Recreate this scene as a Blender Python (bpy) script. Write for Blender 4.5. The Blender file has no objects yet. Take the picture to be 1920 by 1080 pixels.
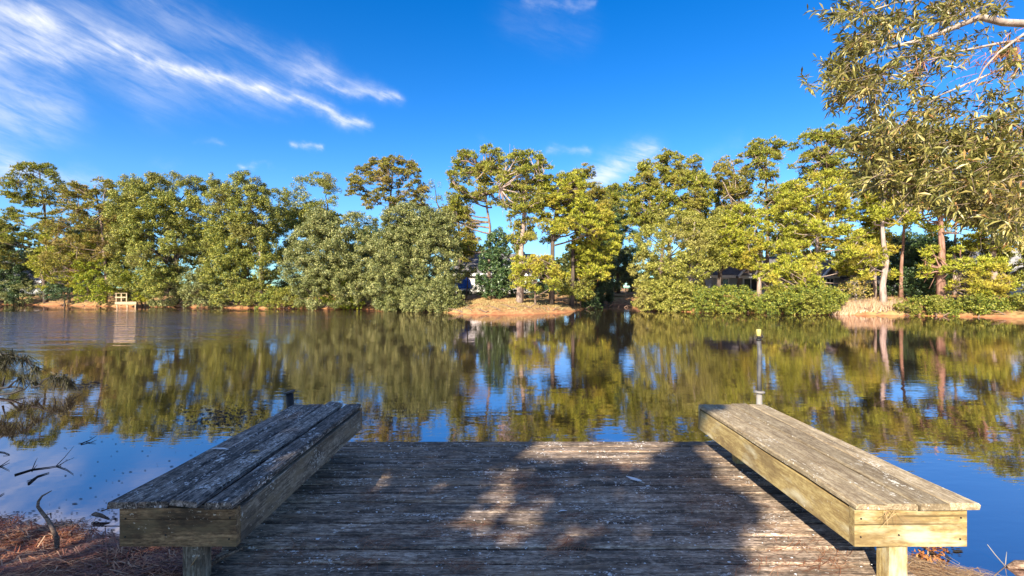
import bpy, math, random
import numpy as np
from mathutils import Vector, Matrix

random.seed(7)
SC = bpy.context.scene
COL = SC.collection
R = math.radians

# ------------------------------------------------------------------ camera
EYE = 1.49                      # above the dock boards (z = 0)
F = 890.0                       # focal length in pixels of the 1920 px photograph
WATER = -0.36
cam_d = bpy.data.cameras.new('camera')
cam_d.sensor_width = 36.0
cam_d.lens = F / 1920.0 * 36.0
cam_d.clip_start = 0.05
cam_d.clip_end = 3000
cam = bpy.data.objects.new('camera', cam_d)
cam.location = (0, 0, EYE)
cam.rotation_euler = (R(90), 0, 0)
COL.objects.link(cam)
SC.camera = cam

# ------------------------------------------------------------------ sun direction
SUN_EL = 29.0
SUN_AZ = 205.0                  # clockwise from +Y: behind the viewer, to the left
to_sun = Vector((math.sin(R(SUN_AZ)) * math.cos(R(SUN_EL)), math.cos(R(SUN_AZ)) * math.cos(R(SUN_EL)), math.sin(R(SUN_EL))))

# ------------------------------------------------------------------ node helpers
class NT:
    def __init__(s, tree):
        s.t = tree
        s.n = tree.nodes
        s.l = tree.links
    def node(s, typ, **kw):
        n = s.n.new(typ)
        for k, v in kw.items():
            setattr(n, k, v)
        return n
    def put(s, sock, v):
        if isinstance(v, bpy.types.NodeSocket):
            s.l.new(v, sock)
        elif v is not None:
            if isinstance(v, (tuple, list)) and len(v) == 3 and sock.type == 'RGBA':
                v = (*v, 1)
            sock.default_value = v
    def math(s, op, a, b=None, c=None, clamp=False):
        n = s.node('ShaderNodeMath', operation=op)
        n.use_clamp = clamp
        for i, v in enumerate((a, b, c)):
            if v is not None:
                s.put(n.inputs[i], v)
        return n.outputs[0]
    def vmath(s, op, a, b=None, scale=None):
        n = s.node('ShaderNodeVectorMath', operation=op)
        s.put(n.inputs[0], a)
        if b is not None:
            s.put(n.inputs[1], b)
        if scale is not None:
            s.put(n.inputs[3], scale)
        return n.outputs['Value'] if op in ('DOT_PRODUCT', 'LENGTH', 'DISTANCE') else n.outputs[0]
    def noise(s, vec, scale=1.0, detail=3.0, rough=0.55, dist=0.0, col=False):
        n = s.node('ShaderNodeTexNoise')
        if vec is not None:
            s.put(n.inputs['Vector'], vec)
        s.put(n.inputs['Scale'], scale)
        s.put(n.inputs['Detail'], detail)
        s.put(n.inputs['Roughness'], rough)
        s.put(n.inputs['Distortion'], dist)
        return n.outputs['Color' if col else 'Fac']
    def ramp(s, fac, stops, interp='LINEAR'):
        n = s.node('ShaderNodeValToRGB')
        cr = n.color_ramp
        cr.interpolation = interp
        while len(cr.elements) < len(stops):
            cr.elements.new(0.5)
        for e, (p, c) in zip(cr.elements, stops):
            e.position = p
            e.color = (*c, 1) if len(c) == 3 else c
        s.put(n.inputs[0], fac)
        return n.outputs[0]
    def maprange(s, v, a, b, c=0.0, d=1.0, smooth=True):
        n = s.node('ShaderNodeMapRange')
        n.interpolation_type = 'SMOOTHSTEP' if smooth else 'LINEAR'
        for i, x in enumerate((v, a, b, c, d)):
            s.put(n.inputs[i], x)
        return n.outputs[0]
    def mix(s, fac, a, b, mode='MIX'):
        n = s.node('ShaderNodeMix', data_type='RGBA', blend_type=mode)
        s.put(n.inputs['Factor'], fac)
        s.put(n.inputs[6], a)
        s.put(n.inputs[7], b)
        return n.outputs[2]
    def mapping(s, vec, scale=(1, 1, 1), loc=(0, 0, 0), rot=(0, 0, 0)):
        n = s.node('ShaderNodeMapping')
        s.put(n.inputs['Vector'], vec)
        n.inputs['Scale'].default_value = scale
        n.inputs['Location'].default_value = loc
        n.inputs['Rotation'].default_value = rot
        return n.outputs[0]

def new_mat(name):
    m = bpy.data.materials.new(name)
    m.use_nodes = True
    m.node_tree.nodes.clear()
    nt = NT(m.node_tree)
    out = nt.node('ShaderNodeOutputMaterial')
    return m, nt, out

def principled(nt, out, base, rough=0.7, spec=0.3, normal=None, metal=0.0):
    p = nt.node('ShaderNodeBsdfPrincipled')
    nt.put(p.inputs['Base Color'], base)
    nt.put(p.inputs['Roughness'], rough)
    nt.put(p.inputs['Specular IOR Level'], spec)
    nt.put(p.inputs['Metallic'], metal)
    if normal is not None:
        nt.put(p.inputs['Normal'], normal)
    if out is not None:
        nt.l.new(p.outputs[0], out.inputs['Surface'])
    return p

def bump(nt, h, strength=0.5, dist=0.01):
    b = nt.node('ShaderNodeBump')
    nt.put(b.inputs['Height'], h)
    nt.put(b.inputs['Strength'], strength)
    nt.put(b.inputs['Distance'], dist)
    return b.outputs[0]

# ------------------------------------------------------------------ world: clear winter sky with cirrus
world = bpy.data.worlds.new('World')
SC.world = world
world.use_nodes = True
wn = NT(world.node_tree)
wn.n.clear()
w_out = wn.node('ShaderNodeOutputWorld')
bg = wn.node('ShaderNodeBackground')
wn.l.new(bg.outputs[0], w_out.inputs[0])
sky = wn.node('ShaderNodeTexSky', sky_type='NISHITA')
sky.sun_disc = False
sky.sun_elevation = R(SUN_EL)
sky.sun_rotation = R(SUN_AZ)
sky.air_density = 1.0
sky.dust_density = 0.0
sky.altitude = 400
sky.ozone_density = 3.0
SKY_STRENGTH = 0.093
hs = wn.node('ShaderNodeHueSaturation')
hs.inputs['Saturation'].default_value = 1.40
hs.inputs['Hue'].default_value = 0.511
hs.inputs['Value'].default_value = 1.0
wn.l.new(sky.outputs[0], hs.inputs['Color'])
sky_col = hs.outputs[0]
tc = wn.node('ShaderNodeTexCoord')
dvec = tc.outputs['Generated']
sep = wn.node('ShaderNodeSeparateXYZ')
wn.l.new(dvec, sep.inputs[0])
sx, sy, sz = sep.outputs
az = wn.math('ARCTAN2', sx, sy)
hyp = wn.math('SQRT', wn.math('ADD', wn.math('MULTIPLY', sx, sx), wn.math('MULTIPLY', sy, sy)))
el = wn.math('ARCTAN2', sz, hyp)
cmb = wn.node('ShaderNodeCombineXYZ')
wn.put(cmb.inputs[0], az); wn.put(cmb.inputs[1], el)
pv = cmb.outputs[0]
# gentle warp so the streaks are not ruled lines
warp = wn.noise(pv, 5.0, 3, 0.55, col=True)
warp = wn.vmath('SUBTRACT', warp, (0.5, 0.5, 0.5))
pw = wn.vmath('ADD', pv, wn.vmath('SCALE', warp, scale=0.085))
warp2 = wn.noise(pv, 24.0, 4, 0.6, col=True)
warp2 = wn.vmath('SUBTRACT', warp2, (0.5, 0.5, 0.5))
pw = wn.vmath('ADD', pw, wn.vmath('SCALE', warp2, scale=0.03))
# the cloud is a thin fibrous layer; fibres follow the wind from upper left to lower right
def ae(px, py):
    x, z = (px - 960) / F, (540 - py) / F
    return (math.atan2(x, 1.0), math.atan2(z, math.hypot(x, 1.0)), 0)
def fibres(ang, fine, along, seed):
    v = wn.mapping(wn.mapping(pv, rot=(0, 0, -ang)), scale=(along, fine, 1), loc=(seed, seed * 0.7, 0))
    return wn.noise(v, 1.0, 6, 0.62, 0.6)
STREAKS = [  # ends in photograph pixels, half widths (radians), strength, fibre angle
    ((-260, -60), (300, 88), 0.060, 0.028, 0.42),
    ((-500, 0), (230, 75), 0.040, 0.014, 0.36),
    ((60, 55), (520, 168), 0.045, 0.026, 0.34),
    ((-20, 20), (300, 106), 0.009, 0.007, 0.40), ((60, 20), (330, 76), 0.007, 0.004, 0.30), ((300, 110), (500, 170), 0.007, 0.010, 0.55), ((520, 175), (690, 244), 0.007, 0.008, 0.70), ((560, 150), (745, 186), 0.006, 0.007, 0.55), ((-20, 95), (95, 112), 0.010, 0.006, 0.45),
    ((260, 102), (500, 172), 0.010, 0.014, 0.55),
    ((300, 160), (560, 205), 0.040, 0.020, 0.26),
    ((520, 165), (672, 240), 0.020, 0.012, 0.60),
    ((570, 135), (740, 182), 0.020, 0.013, 0.50),
    ((250, -20), (600, 130), 0.030, 0.022, 0.34),
    ((-200, 80), (95, 108), 0.030, 0.018, 0.62),
    ((-160, 195), (80, 200), 0.055, 0.035, 0.72),
    ((-60, 305), (20, 305), 0.020, 0.020, 0.90),
    ((60, 322), (190, 332), 0.016, 0.012, 0.60),
    ((440, 319), (525, 321), 0.0055, 0.0045, 1.0),
    ((550, 284), (604, 282), 0.0055, 0.005, 0.85),
    ((375, 272), (420, 274), 0.005, 0.004, 0.25),
    ((300, 303), (330, 305), 0.010, 0.008, 0.22),
    ((1120, 335), (1215, 292), 0.030, 0.024, 1.15),
    ((1030, 280), (1090, 281), 0.010, 0.008, 0.5),
    ((990, 2), (1105, 2), 0.010, 0.008, 0.30),
    ((960, 40), (1090, 60), 0.035, 0.030, 0.08),
    ((900, 260), (930, 262), 0.010, 0.008, 0.16),
    ((1330, 285), (1400, 268), 0.014, 0.012, 0.12),
]
cover = None
fib_a = fibres(-0.36, 40, 9.0, 2.0)
fib_b = fibres(-0.24, 90, 18.0, 5.0)
fib = wn.math('ADD', wn.math('MULTIPLY', fib_a, 0.65), wn.math('MULTIPLY', fib_b, 0.35))
fibm = wn.maprange(fib, 0.30, 0.70, 0.18, 1.15)
for A, B, wa, wb, amp in STREAKS:
    a = Vector(ae(*A)); b = Vector(ae(*B)); d = b - a
    rel = wn.vmath('SUBTRACT', pw, tuple(a))
    t = wn.math('MULTIPLY', wn.vmath('DOT_PRODUCT', rel, tuple(d)), 1.0 / d.length_squared, clamp=True)
    q = wn.vmath('SUBTRACT', rel, wn.vmath('SCALE', tuple(d), scale=t))
    w = wn.math('MULTIPLY_ADD', t, wb - wa, wa)
    r = wn.math('DIVIDE', wn.vmath('LENGTH', q), w)
    g = wn.math('POWER', 2.718, wn.math('MULTIPLY', wn.math('MULTIPLY', r, r), -1.0))
    g = wn.math('MULTIPLY', g, amp * 0.62)
    cover = g if cover is None else wn.math('ADD', cover, g)
cover = wn.math('MULTIPLY', cover, fibm, clamp=True)
# extra cirrus only outside the view, added to whiten the skylight in the shade
inv = wn.math('DIVIDE', 1.0, wn.math('MAXIMUM', sz, 0.12))
cp = wn.node('ShaderNodeCombineXYZ')
wn.put(cp.inputs[0], wn.math('MULTIPLY', sx, inv)); wn.put(cp.inputs[1], wn.math('MULTIPLY', sy, inv))
thin = wn.noise(wn.mapping(cp.outputs[0], scale=(0.5, 0.28, 1), rot=(0, 0, 0.9)), 1.0, 6, 0.6, 1.2)
beyond = wn.math('MAXIMUM', wn.maprange(sy, 0.5, 0.1, 0.0, 1.0), wn.maprange(sz, 0.52, 0.75, 0.0, 1.0))
thin = wn.math('MULTIPLY', wn.maprange(thin, 0.36, 0.74, 0.0, 0.75), wn.math('MULTIPLY', beyond, wn.maprange(sz, 0.0, 0.15)))
cover = wn.math('MAXIMUM', cover, thin)
cloud_rgb = (4.9, 5.0, 5.3)
low = wn.maprange(el, 0.22, 0.0, 0.0, 1.0)
sky_col = wn.mix(low, sky_col, wn.mix(1.0, sky_col, (0.40, 0.68, 0.95), 'MULTIPLY'))
final = wn.mix(cover, sky_col, cloud_rgb)
wn.l.new(final, bg.inputs['Color'])
bg.inputs['Strength'].default_value = SKY_STRENGTH

# ------------------------------------------------------------------ sun lamp
sun_d = bpy.data.lights.new('sun', 'SUN')
sun_d.energy = 5.0
sun_d.angle = R(0.53)
sun_d.color = (1.0, 0.90, 0.74)
sun = bpy.data.objects.new('sun', sun_d)
sun.rotation_euler = (-to_sun).to_track_quat('-Z', 'Y').to_euler()
sun.location = (-20, -40, 30)
COL.objects.link(sun)

SC.view_settings.view_transform = 'Standard'
SC.view_settings.look = 'None'
SC.view_settings.exposure = 1.3
SC.view_settings.gamma = 1.0
SC.view_settings.use_curve_mapping = False
SC.cycles.max_bounces = 6
SC.cycles.transparent_max_bounces = 4

# ------------------------------------------------------------------ object helpers
def tag(o, label=None, cat=None, group=None, kind=None):
    if label: o['label'] = label
    if cat: o['category'] = cat
    if group: o['group'] = group
    if kind: o['kind'] = kind
    return o
def empty(name, loc=(0, 0, 0), rotz=0.0):
    o = bpy.data.objects.new(name, None)
    o.empty_display_size = 0.2
    o.location = loc
    o.rotation_euler = (0, 0, rotz)
    COL.objects.link(o)
    return o
def link(name, me, mat=None, parent=None, loc=None, rot=None):
    o = bpy.data.objects.new(name, me)
    if mat is not None and len(me.materials) == 0:
        me.materials.append(mat)
    COL.objects.link(o)
    if loc is not None: o.location = loc
    if rot is not None: o.rotation_euler = rot
    if parent is not None:
        o.parent = parent
    return o
def world_child(o, parent):
    """parent o, whose mesh is in world space, under an empty that is only translated / turned about z"""
    o.parent = parent
    o.matrix_parent_inverse = (Matrix.Translation(parent.location) @ parent.rotation_euler.to_matrix().to_4x4()).inverted()
    return o
def np_mesh(name, verts, tris, smooth=False):
    """verts n x 3, tris m x 3 as numpy arrays"""
    verts = np.asarray(verts, dtype=np.float32); tris = np.asarray(tris, dtype=np.int32)
    k = tris.shape[1]
    me = bpy.data.meshes.new(name)
    me.vertices.add(len(verts)); me.vertices.foreach_set('co', verts.ravel())
    me.loops.add(tris.size); me.loops.foreach_set('vertex_index', tris.ravel())
    me.polygons.add(len(tris))
    me.polygons.foreach_set('loop_start', np.arange(len(tris), dtype=np.int32) * k)
    me.polygons.foreach_set('loop_total', np.full(len(tris), k, dtype=np.int32))
    if smooth:
        me.polygons.foreach_set('use_smooth', np.ones(len(tris), dtype=bool))
    me.update(calc_edges=True)
    return me
def py_mesh(name, verts, faces, smooth=False):
    me = bpy.data.meshes.new(name)
    me.from_pydata([tuple(v) for v in verts], [], faces)
    if smooth:
        for p in me.polygons: p.use_smooth = True
    me.update()
    return me

class Geo:
    """collects tubes, boxes and prisms into ONE mesh"""
    def __init__(s): s.v = []; s.f = []
    def tube(s, pts, radii, n=6, caps=True, ovality=1.0):
        pts = [Vector(p) for p in pts]; base = len(s.v)
        up = Vector((0.13, 0.21, 0.97)); prev = None
        for i, p in enumerate(pts):
            d = (pts[min(i + 1, len(pts) - 1)] - pts[max(i - 1, 0)])
            d = d.normalized() if d.length > 1e-6 else Vector((0, 0, 1))
            if prev is None:
                a = d.cross(up)
                if a.length < 0.1: a = d.cross(Vector((1, 0, 0)))
            else:
                a = prev - d * prev.dot(d)
            a.normalize(); prev = a; b = d.cross(a)
            r = radii[i] if hasattr(radii, '__len__') else radii
            for k in range(n):
                t = 2 * math.pi * k / n
                s.v.append(p + (a * math.cos(t) + b * math.sin(t) * ovality) * r)
        for i in range(len(pts) - 1):
            for k in range(n):
                k2 = (k + 1) % n
                s.f.append((base + i * n + k, base + i * n + k2, base + (i + 1) * n + k2, base + (i + 1) * n + k))
        if caps:
            s.f.append(tuple(base + k for k in reversed(range(n))))
            s.f.append(tuple(base + (len(pts) - 1) * n + k for k in range(n)))
    def box(s, lo, hi):
        b = len(s.v)
        x0, y0, z0 = lo; x1, y1, z1 = hi
        for z in (z0, z1):
            for x, y in ((x0, y0), (x1, y0), (x1, y1), (x0, y1)):
                s.v.append(Vector((x, y, z)))
        for q in ((3, 2, 1, 0), (4, 5, 6, 7), (0, 1, 5, 4), (1, 2, 6, 5), (2, 3, 7, 6), (3, 0, 4, 7)):
            s.f.append(tuple(b + k for k in q))
    def lathe(s, prof, centre, n=12):
        b = len(s.v); c = Vector(centre)
        for r, z in prof:
            for k in range(n):
                t = 2 * math.pi * k / n
                s.v.append(c + Vector((r * math.cos(t), r * math.sin(t), z)))
        for i in range(len(prof) - 1):
            for k in range(n):
                k2 = (k + 1) % n
                s.f.append((b + i * n + k, b + i * n + k2, b + (i + 1) * n + k2, b + (i + 1) * n + k))
        s.f.append(tuple(b + k for k in reversed(range(n))))
        s.f.append(tuple(b + (len(prof) - 1) * n + k for k in range(n)))
    def poly(s, pts):
        b = len(s.v); s.v += [Vector(p) for p in pts]; s.f.append(tuple(range(b, b + len(pts))))
    def build(s, name, mat, parent=None, smooth=False, world=False, **kw):
        me = py_mesh(name, s.v, s.f, smooth)
        o = link(name, me, mat, None, **kw)
        if parent is not None:
            if world: world_child(o, parent)
            else: o.parent = parent
        return o

def W(px, py, D):
    """a point seen at photograph pixel (px, py), D metres away"""
    return Vector(((px - 960) / F * D, D, EYE + (540 - py) / F * D))

# ------------------------------------------------------------------ materials
def wood_mat(name, dark, mid, light, lichen=0.0, lichen_col=(0.50, 0.50, 0.46), stain=(0.03, 0.028, 0.026), stain_amt=0.4, grain=1.0, blotch=None, rough=0.8, warm=None):
    m, nt, out = new_mat(name)
    tcn = nt.node('ShaderNodeTexCoord'); oi = nt.node('ShaderNodeObjectInfo')
    off = nt.math('MULTIPLY', oi.outputs['Random'], 37.0)
    oc = nt.node('ShaderNodeCombineXYZ')
    nt.put(oc.inputs[0], off); nt.put(oc.inputs[1], nt.math('MULTIPLY', oi.outputs['Random'], 91.0)); nt.put(oc.inputs[2], off)
    v = nt.vmath('ADD', tcn.outputs['Object'], oc.outputs[0])
    g1 = nt.noise(nt.mapping(v, scale=(1.6, 38, 38)), 1.0, 6, 0.65, 0.9)
    g2 = nt.noise(nt.mapping(v, scale=(5.0, 150, 150)), 1.0, 4, 0.6)
    fine = nt.noise(nt.mapping(v, scale=(30, 110, 110)), 1.0, 3, 0.7)
    mott = nt.noise(nt.mapping(v, scale=(9, 20, 20), loc=(6, 2, 8)), 1.0, 7, 0.72, 0.3)
    g = nt.math('ADD', nt.math('MULTIPLY', g1, 0.38), nt.math('ADD', nt.math('MULTIPLY', g2, 0.24), nt.math('MULTIPLY', mott, 0.38)))
    g = nt.math('ADD', nt.math('MULTIPLY', g, 0.85), nt.math('MULTIPLY', nt.math('SUBTRACT', fine, 0.5), 0.35))
    col = nt.ramp(g, [(0.37, dark), (0.47, mid), (0.57, light)])
    # board to board tone
    tone = nt.math('MULTIPLY_ADD', oi.outputs['Random'], 0.55, 0.74)
    col = nt.mix(1.0, col, nt.node('ShaderNodeCombineColor').outputs[0], 'MIX') if False else col
    tcol = nt.node('ShaderNodeCombineColor')
    for i in range(3): nt.put(tcol.inputs[i], tone)
    col = nt.mix(1.0, col, tcol.outputs[0], 'MULTIPLY')
    if blotch is not None:
        bl = nt.noise(nt.mapping(v, scale=(3.0, 9, 9)), 1.0, 4, 0.6)
        col = nt.mix(nt.maprange(bl, 0.50, 0.68), col, blotch)
    if warm is not None:
        bl = nt.noise(nt.mapping(v, scale=(1.3, 5, 5), loc=(3, 1, 7)), 1.0, 4, 0.65)
        col = nt.mix(nt.maprange(bl, 0.52, 0.72, 0, 0.7), col, warm)
    st = nt.noise(nt.mapping(v, scale=(2.2, 6.0, 6.0), loc=(9, 3, 2)), 1.0, 5, 0.65)
    col = nt.mix(nt.math('MULTIPLY', nt.maprange(st, 0.47, 0.66), stain_amt), col, stain)
    # long dark checks along the grain
    ck = nt.noise(nt.mapping(v, scale=(0.9, 60, 60), loc=(1, 7, 3)), 1.0, 2, 0.5, 0.4)
    check = nt.maprange(ck, 0.67, 0.72)
    col = nt.mix(nt.math('MULTIPLY', check, 0.8), col, tuple(c * 0.35 for c in dark))
    if lichen > 0:
        l1 = nt.noise(nt.mapping(v, scale=(40, 55, 55), loc=(4, 4, 4)), 1.0, 3, 0.7)
        l2 = nt.noise(nt.mapping(v, scale=(3.5, 7, 7), loc=(2, 8, 5)), 1.0, 3, 0.6)
        lm = nt.maprange(nt.math('ADD', nt.math('MULTIPLY', l1, 0.6), nt.math('MULTIPLY', l2, 0.4)), 0.66 - 0.13 * lichen, 0.71 - 0.13 * lichen)
        col = nt.mix(lm, col, lichen_col)
        hgt = nt.math('ADD', nt.math('SUBTRACT', g, nt.math('MULTIPLY', check, 0.6)), nt.math('MULTIPLY', lm, 0.25))
    else:
        hgt = nt.math('SUBTRACT', g, nt.math('MULTIPLY', check, 0.6))
    principled(nt, out, col, rough, 0.25, bump(nt, hgt, 0.7 * grain, 0.006))
    return m

M = {}
M['deck'] = wood_mat('weathered_deck_wood', (0.10, 0.073, 0.052), (0.40, 0.295, 0.21), (0.80, 0.67, 0.53), lichen=0.6, lichen_col=(0.80, 0.74, 0.66), stain=(0.05, 0.04, 0.032), stain_amt=0.7, warm=(0.46, 0.30, 0.18))
M['grey_plank'] = wood_mat('grey_bench_wood', (0.05, 0.042, 0.036), (0.30, 0.25, 0.205), (0.70, 0.61, 0.52), lichen=0.7, lichen_col=(0.74, 0.70, 0.64), stain=(0.035, 0.03, 0.026), stain_amt=0.7)
M['grey_side'] = wood_mat('grey_bench_side_wood', (0.11, 0.085, 0.06), (0.29, 0.235, 0.17), (0.52, 0.44, 0.33), lichen=0.55, lichen_col=(0.6, 0.56, 0.48), stain=(0.07, 0.055, 0.042), stain_amt=0.8, blotch=(0.24, 0.18, 0.11))
M['brown_side'] = wood_mat('brown_bench_end_wood', (0.12, 0.072, 0.038), (0.33, 0.205, 0.10), (0.56, 0.37, 0.19), lichen=0.45, lichen_col=(0.62, 0.52, 0.38), stain=(0.055, 0.04, 0.025), stain_amt=0.9, blotch=(0.20, 0.14, 0.07))
M['tan_plank'] = wood_mat('tan_bench_top_wood', (0.20, 0.145, 0.085), (0.40, 0.315, 0.195), (0.56, 0.47, 0.32), lichen=0.62, lichen_col=(0.66, 0.60, 0.48), stain=(0.22, 0.17, 0.10), stain_amt=0.5)
M['yellow_side'] = wood_mat('yellow_bench_side_wood', (0.22, 0.15, 0.06), (0.35, 0.26, 0.105), (0.44, 0.345, 0.165), lichen=0.15, lichen_col=(0.58, 0.50, 0.34), stain=(0.17, 0.11, 0.05), stain_amt=0.75, grain=0.5, blotch=(0.54, 0.47, 0.30))
M['beam'] = wood_mat('dark_beam_wood', (0.05, 0.045, 0.04), (0.12, 0.10, 0.08), (0.2, 0.17, 0.13), stain_amt=0.5)
M['new_wood'] = wood_mat('pale_platform_wood', (0.28, 0.21, 0.12), (0.40, 0.31, 0.19), (0.50, 0.40, 0.26), stain=(0.3, 0.22, 0.13), stain_amt=0.3)
M['stick'] = wood_mat('bare_stick_wood', (0.10, 0.06, 0.04), (0.28, 0.19, 0.13), (0.44, 0.33, 0.25), stain_amt=0.3)

def simple(name, base, rough=0.7, spec=0.3, metal=0.0, vary=0.25, scale=8.0, bmp=0.2):
    m, nt, out = new_mat(name)
    t = nt.node('ShaderNodeTexCoord')
    n = nt.noise(t.outputs['Object'], scale, 4, 0.6)
    lo = tuple(c * (1 - vary) for c in base); hi = tuple(min(1, c * (1 + vary)) for c in base)
    col = nt.ramp(n, [(0.3, lo), (0.7, hi)])
    principled(nt, out, col, rough, spec, bump(nt, n, bmp, 0.01) if bmp else None, metal)
    return m
M['wet_twig'] = simple('wet_black_twig', (0.022, 0.018, 0.015), 0.5)
M['debris'] = simple('dark_floating_debris', (0.03, 0.026, 0.02), 0.7)
M['pipe'] = simple('weathered_grey_pipe', (0.085, 0.082, 0.08), 0.55, vary=0.5, scale=14)
M['pale_pipe'] = simple('pale_plastic_pipe', (0.24, 0.22, 0.20), 0.6)
M['yellow_cap'] = simple('yellow_plastic_cap', (0.52, 0.45, 0.14), 0.5, vary=0.1)
M['black_iron'] = simple('dark_iron', (0.02, 0.02, 0.022), 0.5)
M['white_trim'] = simple('white_trim_paint', (0.75, 0.75, 0.73), 0.6, vary=0.06)
M['grey_siding'] = simple('grey_siding', (0.36, 0.37, 0.36), 0.7, vary=0.12)
M['pale_siding'] = simple('pale_siding', (0.62, 0.61, 0.58), 0.7, vary=0.08)
M['roof'] = simple('grey_roof_shingle', (0.15, 0.14, 0.145), 0.85, vary=0.35, scale=3)
M['roof_pale'] = simple('pale_roof_shingle', (0.33, 0.31, 0.29), 0.85, vary=0.3, scale=3)
M['glass'] = simple('dark_window_glass', (0.03, 0.04, 0.05), 0.08, 0.6, vary=0.1, bmp=0)
M['blue_tarp'] = simple('blue_tarpaulin', (0.03, 0.12, 0.42), 0.4, vary=0.5, scale=4)
M['feather'] = simple('white_feather', (0.75, 0.73, 0.70), 0.7, vary=0.1)
M['yellow_leaf'] = simple('fallen_yellow_leaf', (0.45, 0.24, 0.06), 0.6)
M['dropping'] = simple('white_splash', (0.75, 0.75, 0.74), 0.7, vary=0.08)

def bark_mat(name, lo, hi):
    m, nt, out = new_mat(name)
    t = nt.node('ShaderNodeTexCoord')
    n = nt.noise(nt.mapping(t.outputs['Object'], scale=(5, 5, 1.3)), 1.0, 5, 0.65, 0.5)
    col = nt.ramp(n, [(0.32, lo), (0.62, hi)])
    principled(nt, out, col, 0.9, 0.15, bump(nt, n, 0.8, 0.04))
    return m
M['pine_bark'] = bark_mat('pine_bark', (0.10, 0.065, 0.045), (0.34, 0.25, 0.19))
M['pale_bark'] = bark_mat('pale_pine_bark', (0.20, 0.14, 0.11), (0.46, 0.36, 0.30))
M['dark_bark'] = bark_mat('dark_bark', (0.05, 0.038, 0.03), (0.15, 0.115, 0.09))
M['red_bark'] = bark_mat('red_bark', (0.14, 0.07, 0.045), (0.38, 0.22, 0.16))
M['twig_bark'] = bark_mat('grey_branch_bark', (0.20, 0.15, 0.12), (0.50, 0.42, 0.36))

def leaf_mat(name, stops, patch=None, patch_amt=0.5, patch_scale=0.35, transl=0.13, rough=0.55, spec=0.3, deep=True):
    """leaves: every leaf its own tone, larger patches of another hue"""
    m, nt, out = new_mat(name)
    ge = nt.node('ShaderNodeNewGeometry')
    t = nt.node('ShaderNodeTexCoord')
    if len(stops) == 4 and deep:  # lowest leaf tones darkened to stand for shaded gaps in the foliage
        (p0, c0), (p1, c1), (p2, c2), (p3, c3) = stops
        stops = [(0.0, tuple(c * 0.45 for c in c0)), (0.30, tuple(c * 0.95 for c in c0)), (0.62, c1), (0.92, tuple(c * 0.84 for c in c2)), (1.0, tuple(c * 0.62 for c in c3))]
    col = nt.ramp(ge.outputs['Random Per Island'], stops)
    if patch is not None:
        n = nt.noise(t.outputs['Object'], patch_scale, 3, 0.6)
        col = nt.mix(nt.math('MULTIPLY', nt.maprange(n, 0.50, 0.66), patch_amt), col, patch)
    p = principled(nt, None, col, rough, spec)
    tr = nt.node('ShaderNodeBsdfTranslucent')
    nt.put(tr.inputs['Color'], nt.mix(0.35, col, (0.22, 0.20, 0.03)))
    mx = nt.node('ShaderNodeMixShader')
    mx.inputs[0].default_value = transl
    nt.l.new(p.outputs[0], mx.inputs[1]); nt.l.new(tr.outputs[0], mx.inputs[2])
    nt.l.new(mx.outputs[0], out.inputs['Surface'])
    return m
M['pine_green'] = leaf_mat('pine_needle_green', [(0.0, (0.097, 0.130, 0.018)), (0.45, (0.302, 0.323, 0.034)), (0.84, (0.605, 0.557, 0.080)), (0.97, (0.496, 0.259, 0.068))], (0.36, 0.28, 0.07), 0.45)
M['pine_yellow'] = leaf_mat('pine_needle_yellow', [(0.0, (0.146, 0.175, 0.018)), (0.45, (0.451, 0.449, 0.034)), (0.86, (0.680, 0.680, 0.091)), (0.97, (0.609, 0.300, 0.078))], (0.54, 0.38, 0.06), 0.5)
M['pine_brown'] = leaf_mat('pine_needle_brown', [(0.0, (0.110, 0.128, 0.023)), (0.45, (0.330, 0.307, 0.045)), (0.85, (0.605, 0.473, 0.090)), (0.97, (0.496, 0.230, 0.068))], (0.42, 0.29, 0.09), 0.7)
M['oak_grey'] = leaf_mat('oak_leaf_grey_green', [(0.0, (0.120, 0.144, 0.041)), (0.5, (0.240, 0.258, 0.076)), (0.85, (0.436, 0.412, 0.132)), (1.0, (0.680, 0.630, 0.265))], (0.11, 0.13, 0.03), 0.6, transl=0.12, spec=0.4, rough=0.5)
M['oak_mid'] = leaf_mat('oak_leaf_mid_green', [(0.0, (0.106, 0.143, 0.023)), (0.5, (0.262, 0.283, 0.041)), (0.85, (0.522, 0.466, 0.076)), (1.0, (0.680, 0.606, 0.153))], (0.17, 0.13, 0.04), 0.55, transl=0.13, spec=0.35, rough=0.5)
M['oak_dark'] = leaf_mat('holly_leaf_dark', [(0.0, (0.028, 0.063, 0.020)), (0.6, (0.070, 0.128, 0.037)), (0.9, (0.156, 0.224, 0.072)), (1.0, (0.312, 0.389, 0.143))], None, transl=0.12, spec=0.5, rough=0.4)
M['pale_leaf'] = leaf_mat('pale_autumn_leaf', [(0.0, (0.180, 0.196, 0.029)), (0.5, (0.322, 0.314, 0.054)), (0.85, (0.489, 0.445, 0.087)), (1.0, (0.612, 0.549, 0.155))], (0.30, 0.25, 0.08), 0.5)
M['shrub_bright'] = leaf_mat('shrub_leaf_bright', [(0.0, (0.119, 0.179, 0.013)), (0.5, (0.297, 0.344, 0.018)), (0.85, (0.535, 0.495, 0.040)), (1.0, (0.680, 0.578, 0.079))], (0.34, 0.29, 0.02), 0.5)
M['shrub_green'] = leaf_mat('shrub_leaf_green', [(0.0, (0.092, 0.138, 0.022)), (0.5, (0.216, 0.247, 0.029)), (0.85, (0.400, 0.385, 0.053)), (1.0, (0.585, 0.495, 0.106))], (0.23, 0.20, 0.03), 0.5)
M['rust_leaf'] = leaf_mat('rust_leaf', [(0.0, (0.20, 0.06, 0.02)), (0.6, (0.36, 0.14, 0.04)), (1.0, (0.46, 0.24, 0.08))])
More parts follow.
